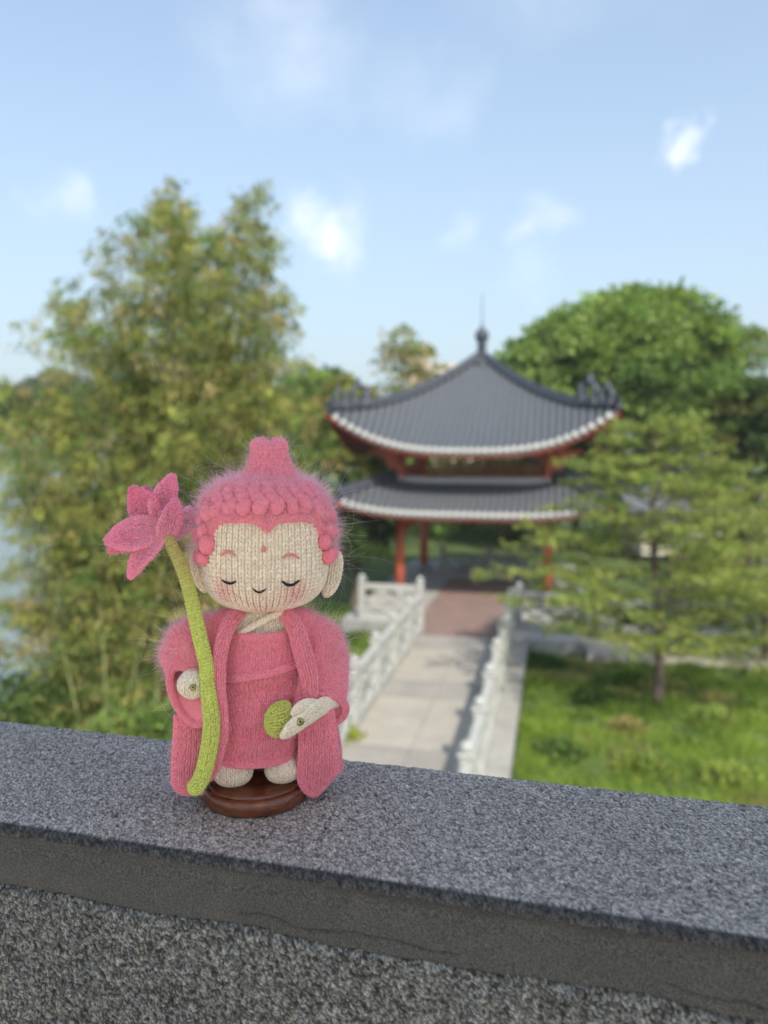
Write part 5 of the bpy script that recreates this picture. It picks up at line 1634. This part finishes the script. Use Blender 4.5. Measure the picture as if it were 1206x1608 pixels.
def shrub(px, row, depth, h, r, label, cols, w, n=2600, ls=0.12, name='shrub', lw=0.5):
    b = at_depth(px, row, depth)
    b[2] = float(ground_z(np.array([b[0]]), np.array([b[1]]))[0]) - 0.02
    b[2] = max(b[2], -1.0)
    root = empty(name, b, 0, label, 'shrub')
    mb = MB()
    for i in range(7):
        an = i * 0.9; mb.tube([(0, 0, 0), (math.cos(an) * r * .4, math.sin(an) * r * .4, h * 0.5), (math.cos(an) * r * .7, math.sin(an) * r * .7, h * 0.85)], [0.02, 0.014, 0.006], 5)
    mb.build('stems', M_bark, root)
    d = rng.normal(0, 1, (n, 3)); d /= np.linalg.norm(d, axis=1, keepdims=True); d[:, 2] = np.abs(d[:, 2])
    lump = 0.7 + 0.5 * noise3(d + 3, 2.6, int(px) % 50, 2)
    P = d * (rng.random((n, 1)) ** 0.45) * lump[:, None] * np.array([r, r, h])
    colr = pal(n, cols, w, 0.2) * (0.8 + 0.4 * noise3(P, 2.0, 8, 1))[:, None]
    obj('leaves', leaves_mesh('leaves', P, ls, lw, colr, d + rng.normal(0, 0.7, (n, 3))), root)
shrub(15, 1135, 14.2, 1.7, 1.5, 'dark green shrub at the left edge just above the parapet', [GD, GR], [3, 2], 5000)
shrub(120, 1130, 14.5, 0.8, 1.3, 'low bushy shrub at the foot of the bamboo, left side', [GR, OL, GD], [3, 2, 2], 4500)
shrub(215, 1150, 12.9, 0.75, 1.2, 'pale green shrub beside the doll just above the parapet', [(0.17, 0.26, 0.07), GB], [3, 2], 4500, 0.11)
shrub(170, 1175, 12.4, 0.7, 0.9, 'bright green shrub close below the parapet left of the doll', [(0.16, 0.25, 0.06), GY], [3, 2], 3000, 0.11)
shrub(270, 1170, 12.7, 0.9, 0.9, 'light green bush hidden half behind the robe of the doll', [(0.15, 0.24, 0.06), GB], [3, 2], 3500, 0.11)
shrub(400, 1080, 15.5, 1.1, 1.6, 'bushy shrub behind the doll under the bamboo', [GD, OL, GR], [3, 2, 2], 5000)
shrub(551, 1175, 12.5, 0.55, 0.25, 'small yellow-lime plant against the walkway balustrade beside the sleeve', [(0.45, 0.50, 0.05), GB], [3, 1], 500, 0.12)
shrub(1140, 1010, 21.5, 1.1, 1.6, 'rounded shrub beside the garden path at the right', [GR, GD], [3, 2], 3500)
shrub(860, 1000, 23.5, 1.0, 0.9, 'small shrub at the right corner of the terrace', [GR, OL], [3, 2], 2000)

for (px, row, h, r, lab, cc) in ((1150, 1235, 0.30, 0.55, 'broad yellow-green weeds at the bottom right corner of the lawn', [(0.30, 0.36, 0.07), GB]),
        (1010, 1215, 0.24, 0.50, 'low yellow-green weeds on the lawn just above the parapet', [(0.28, 0.34, 0.06), GR]),
        (880, 1190, 0.22, 0.45, 'dark green weeds on the lawn beside the walkway edge', [GR, GD]),
        (1120, 1140, 0.26, 0.55, 'light green weeds right of the pine trunk', [GB, (0.28, 0.33, 0.07)]),
        (930, 1105, 0.22, 0.45, 'dark weeds on the lawn left of the pine trunk', [GD, GR]),
        (985, 1150, 0.16, 0.35, 'dry straw-coloured weeds in front of the pine trunk', [(0.34, 0.30, 0.12), OL])):
    shrub(px, row, 5.0 * FPX / (row - 690) * 1.03, h, r, lab, cc, [3, 2], 1300, 0.11, name='weed_clump', lw=0.35)

# ---- grass of the lawn
def build_grass():
    n = 230000
    X = rng.uniform(-7.5, 9.5, n); Y = 8.2 + 15.5 * rng.random(n) ** 1.15
    ok = ~((X > -3.5) & (X < -0.5) & (Y < 19.4)) & ~((X > -3.7) & (X < 0.95) & (Y > 19.0)) & ~((X > -5.9) & (X < 0) & (Y > 20.3)) & (X > shore_x(Y) + 2.0) & ~((Y > 18.5) & (Y < 20.3) & (X > 0.8))
    X, Y = X[ok], Y[ok]; n = len(X)
    P0 = np.stack([X, Y, 0 * X], 1)
    tuft = noise3(P0, 1.6, 51, 3); tone = noise3(P0, 0.55, 52, 3); dry = noise3(P0, 1.1, 53, 3)
    keep = rng.random(n) < np.clip(0.35 + 1.4 * (tuft - 0.3), 0.15, 1)
    P0, tuft, tone, dry = P0[keep], tuft[keep], tone[keep], dry[keep]; n = len(P0)
    P0[:, 2] = ground_z(P0[:, 0], P0[:, 1])
    h = 0.07 + 0.30 * np.clip(tuft - 0.25, 0, 1) * (0.6 + 0.8 * rng.random(n))
    lean = rng.normal(0, 0.35, (n, 2)); an = rng.uniform(0, PI, n); w = 0.010 + 0.006 * rng.random(n)
    sx = np.cos(an) * w; sy = np.sin(an) * w
    tip = P0 + np.stack([lean[:, 0] * h, lean[:, 1] * h, h], 1)
    V = np.stack([P0 - np.stack([sx, sy, 0 * sx], 1), P0 + np.stack([sx, sy, 0 * sx], 1), tip], 1).reshape(-1, 3)
    c1 = np.array([0.045, 0.105, 0.015]); c2 = np.array([0.26, 0.37, 0.055]); c3 = np.array([0.32, 0.29, 0.11])
    k = np.clip((tone - 0.33) / 0.34 + (16 - P0[:, 1]) * 0.05, 0, 1)[:, None]; dk = np.clip((dry - 0.6) * 5, 0, 0.8)[:, None]
    cc = (c1 * (1 - k) + c2 * k); cc = cc * (1 - dk) + c3 * dk
    cc = cc * np.exp(rng.normal(0, 0.15, (n, 1)))
    me = mesh_data('lawn_grass', V, np.arange(n * 3).reshape(n, 3), M_leaf, False, np.repeat(cc, 3, axis=0))
    tag(obj('lawn_grass', me), 'mottled green grass of the lawn either side of the walkway', 'grass', kind='stuff')
    print('grass', n)
build_grass()

# ------------------------------------------------------------ thin summer haze over the garden
def build_haze():
    m = bpy.data.materials.new('summer_haze'); m.use_nodes = True
    N, L = m.node_tree.nodes, m.node_tree.links
    N.clear()
    out = N.new('ShaderNodeOutputMaterial'); v = N.new('ShaderNodeVolumePrincipled')
    v.inputs['Color'].default_value = (0.93, 0.95, 0.97, 1); v.inputs['Density'].default_value = 0.0006
    L.new(v.outputs[0], out.inputs['Volume'])
    o = MB().box(-330, 330, -60, 420, -3.4, 24).build('haze', m)
    tag(o, kind='stuff')
    SC.cycles.volume_bounces = 1
build_haze()
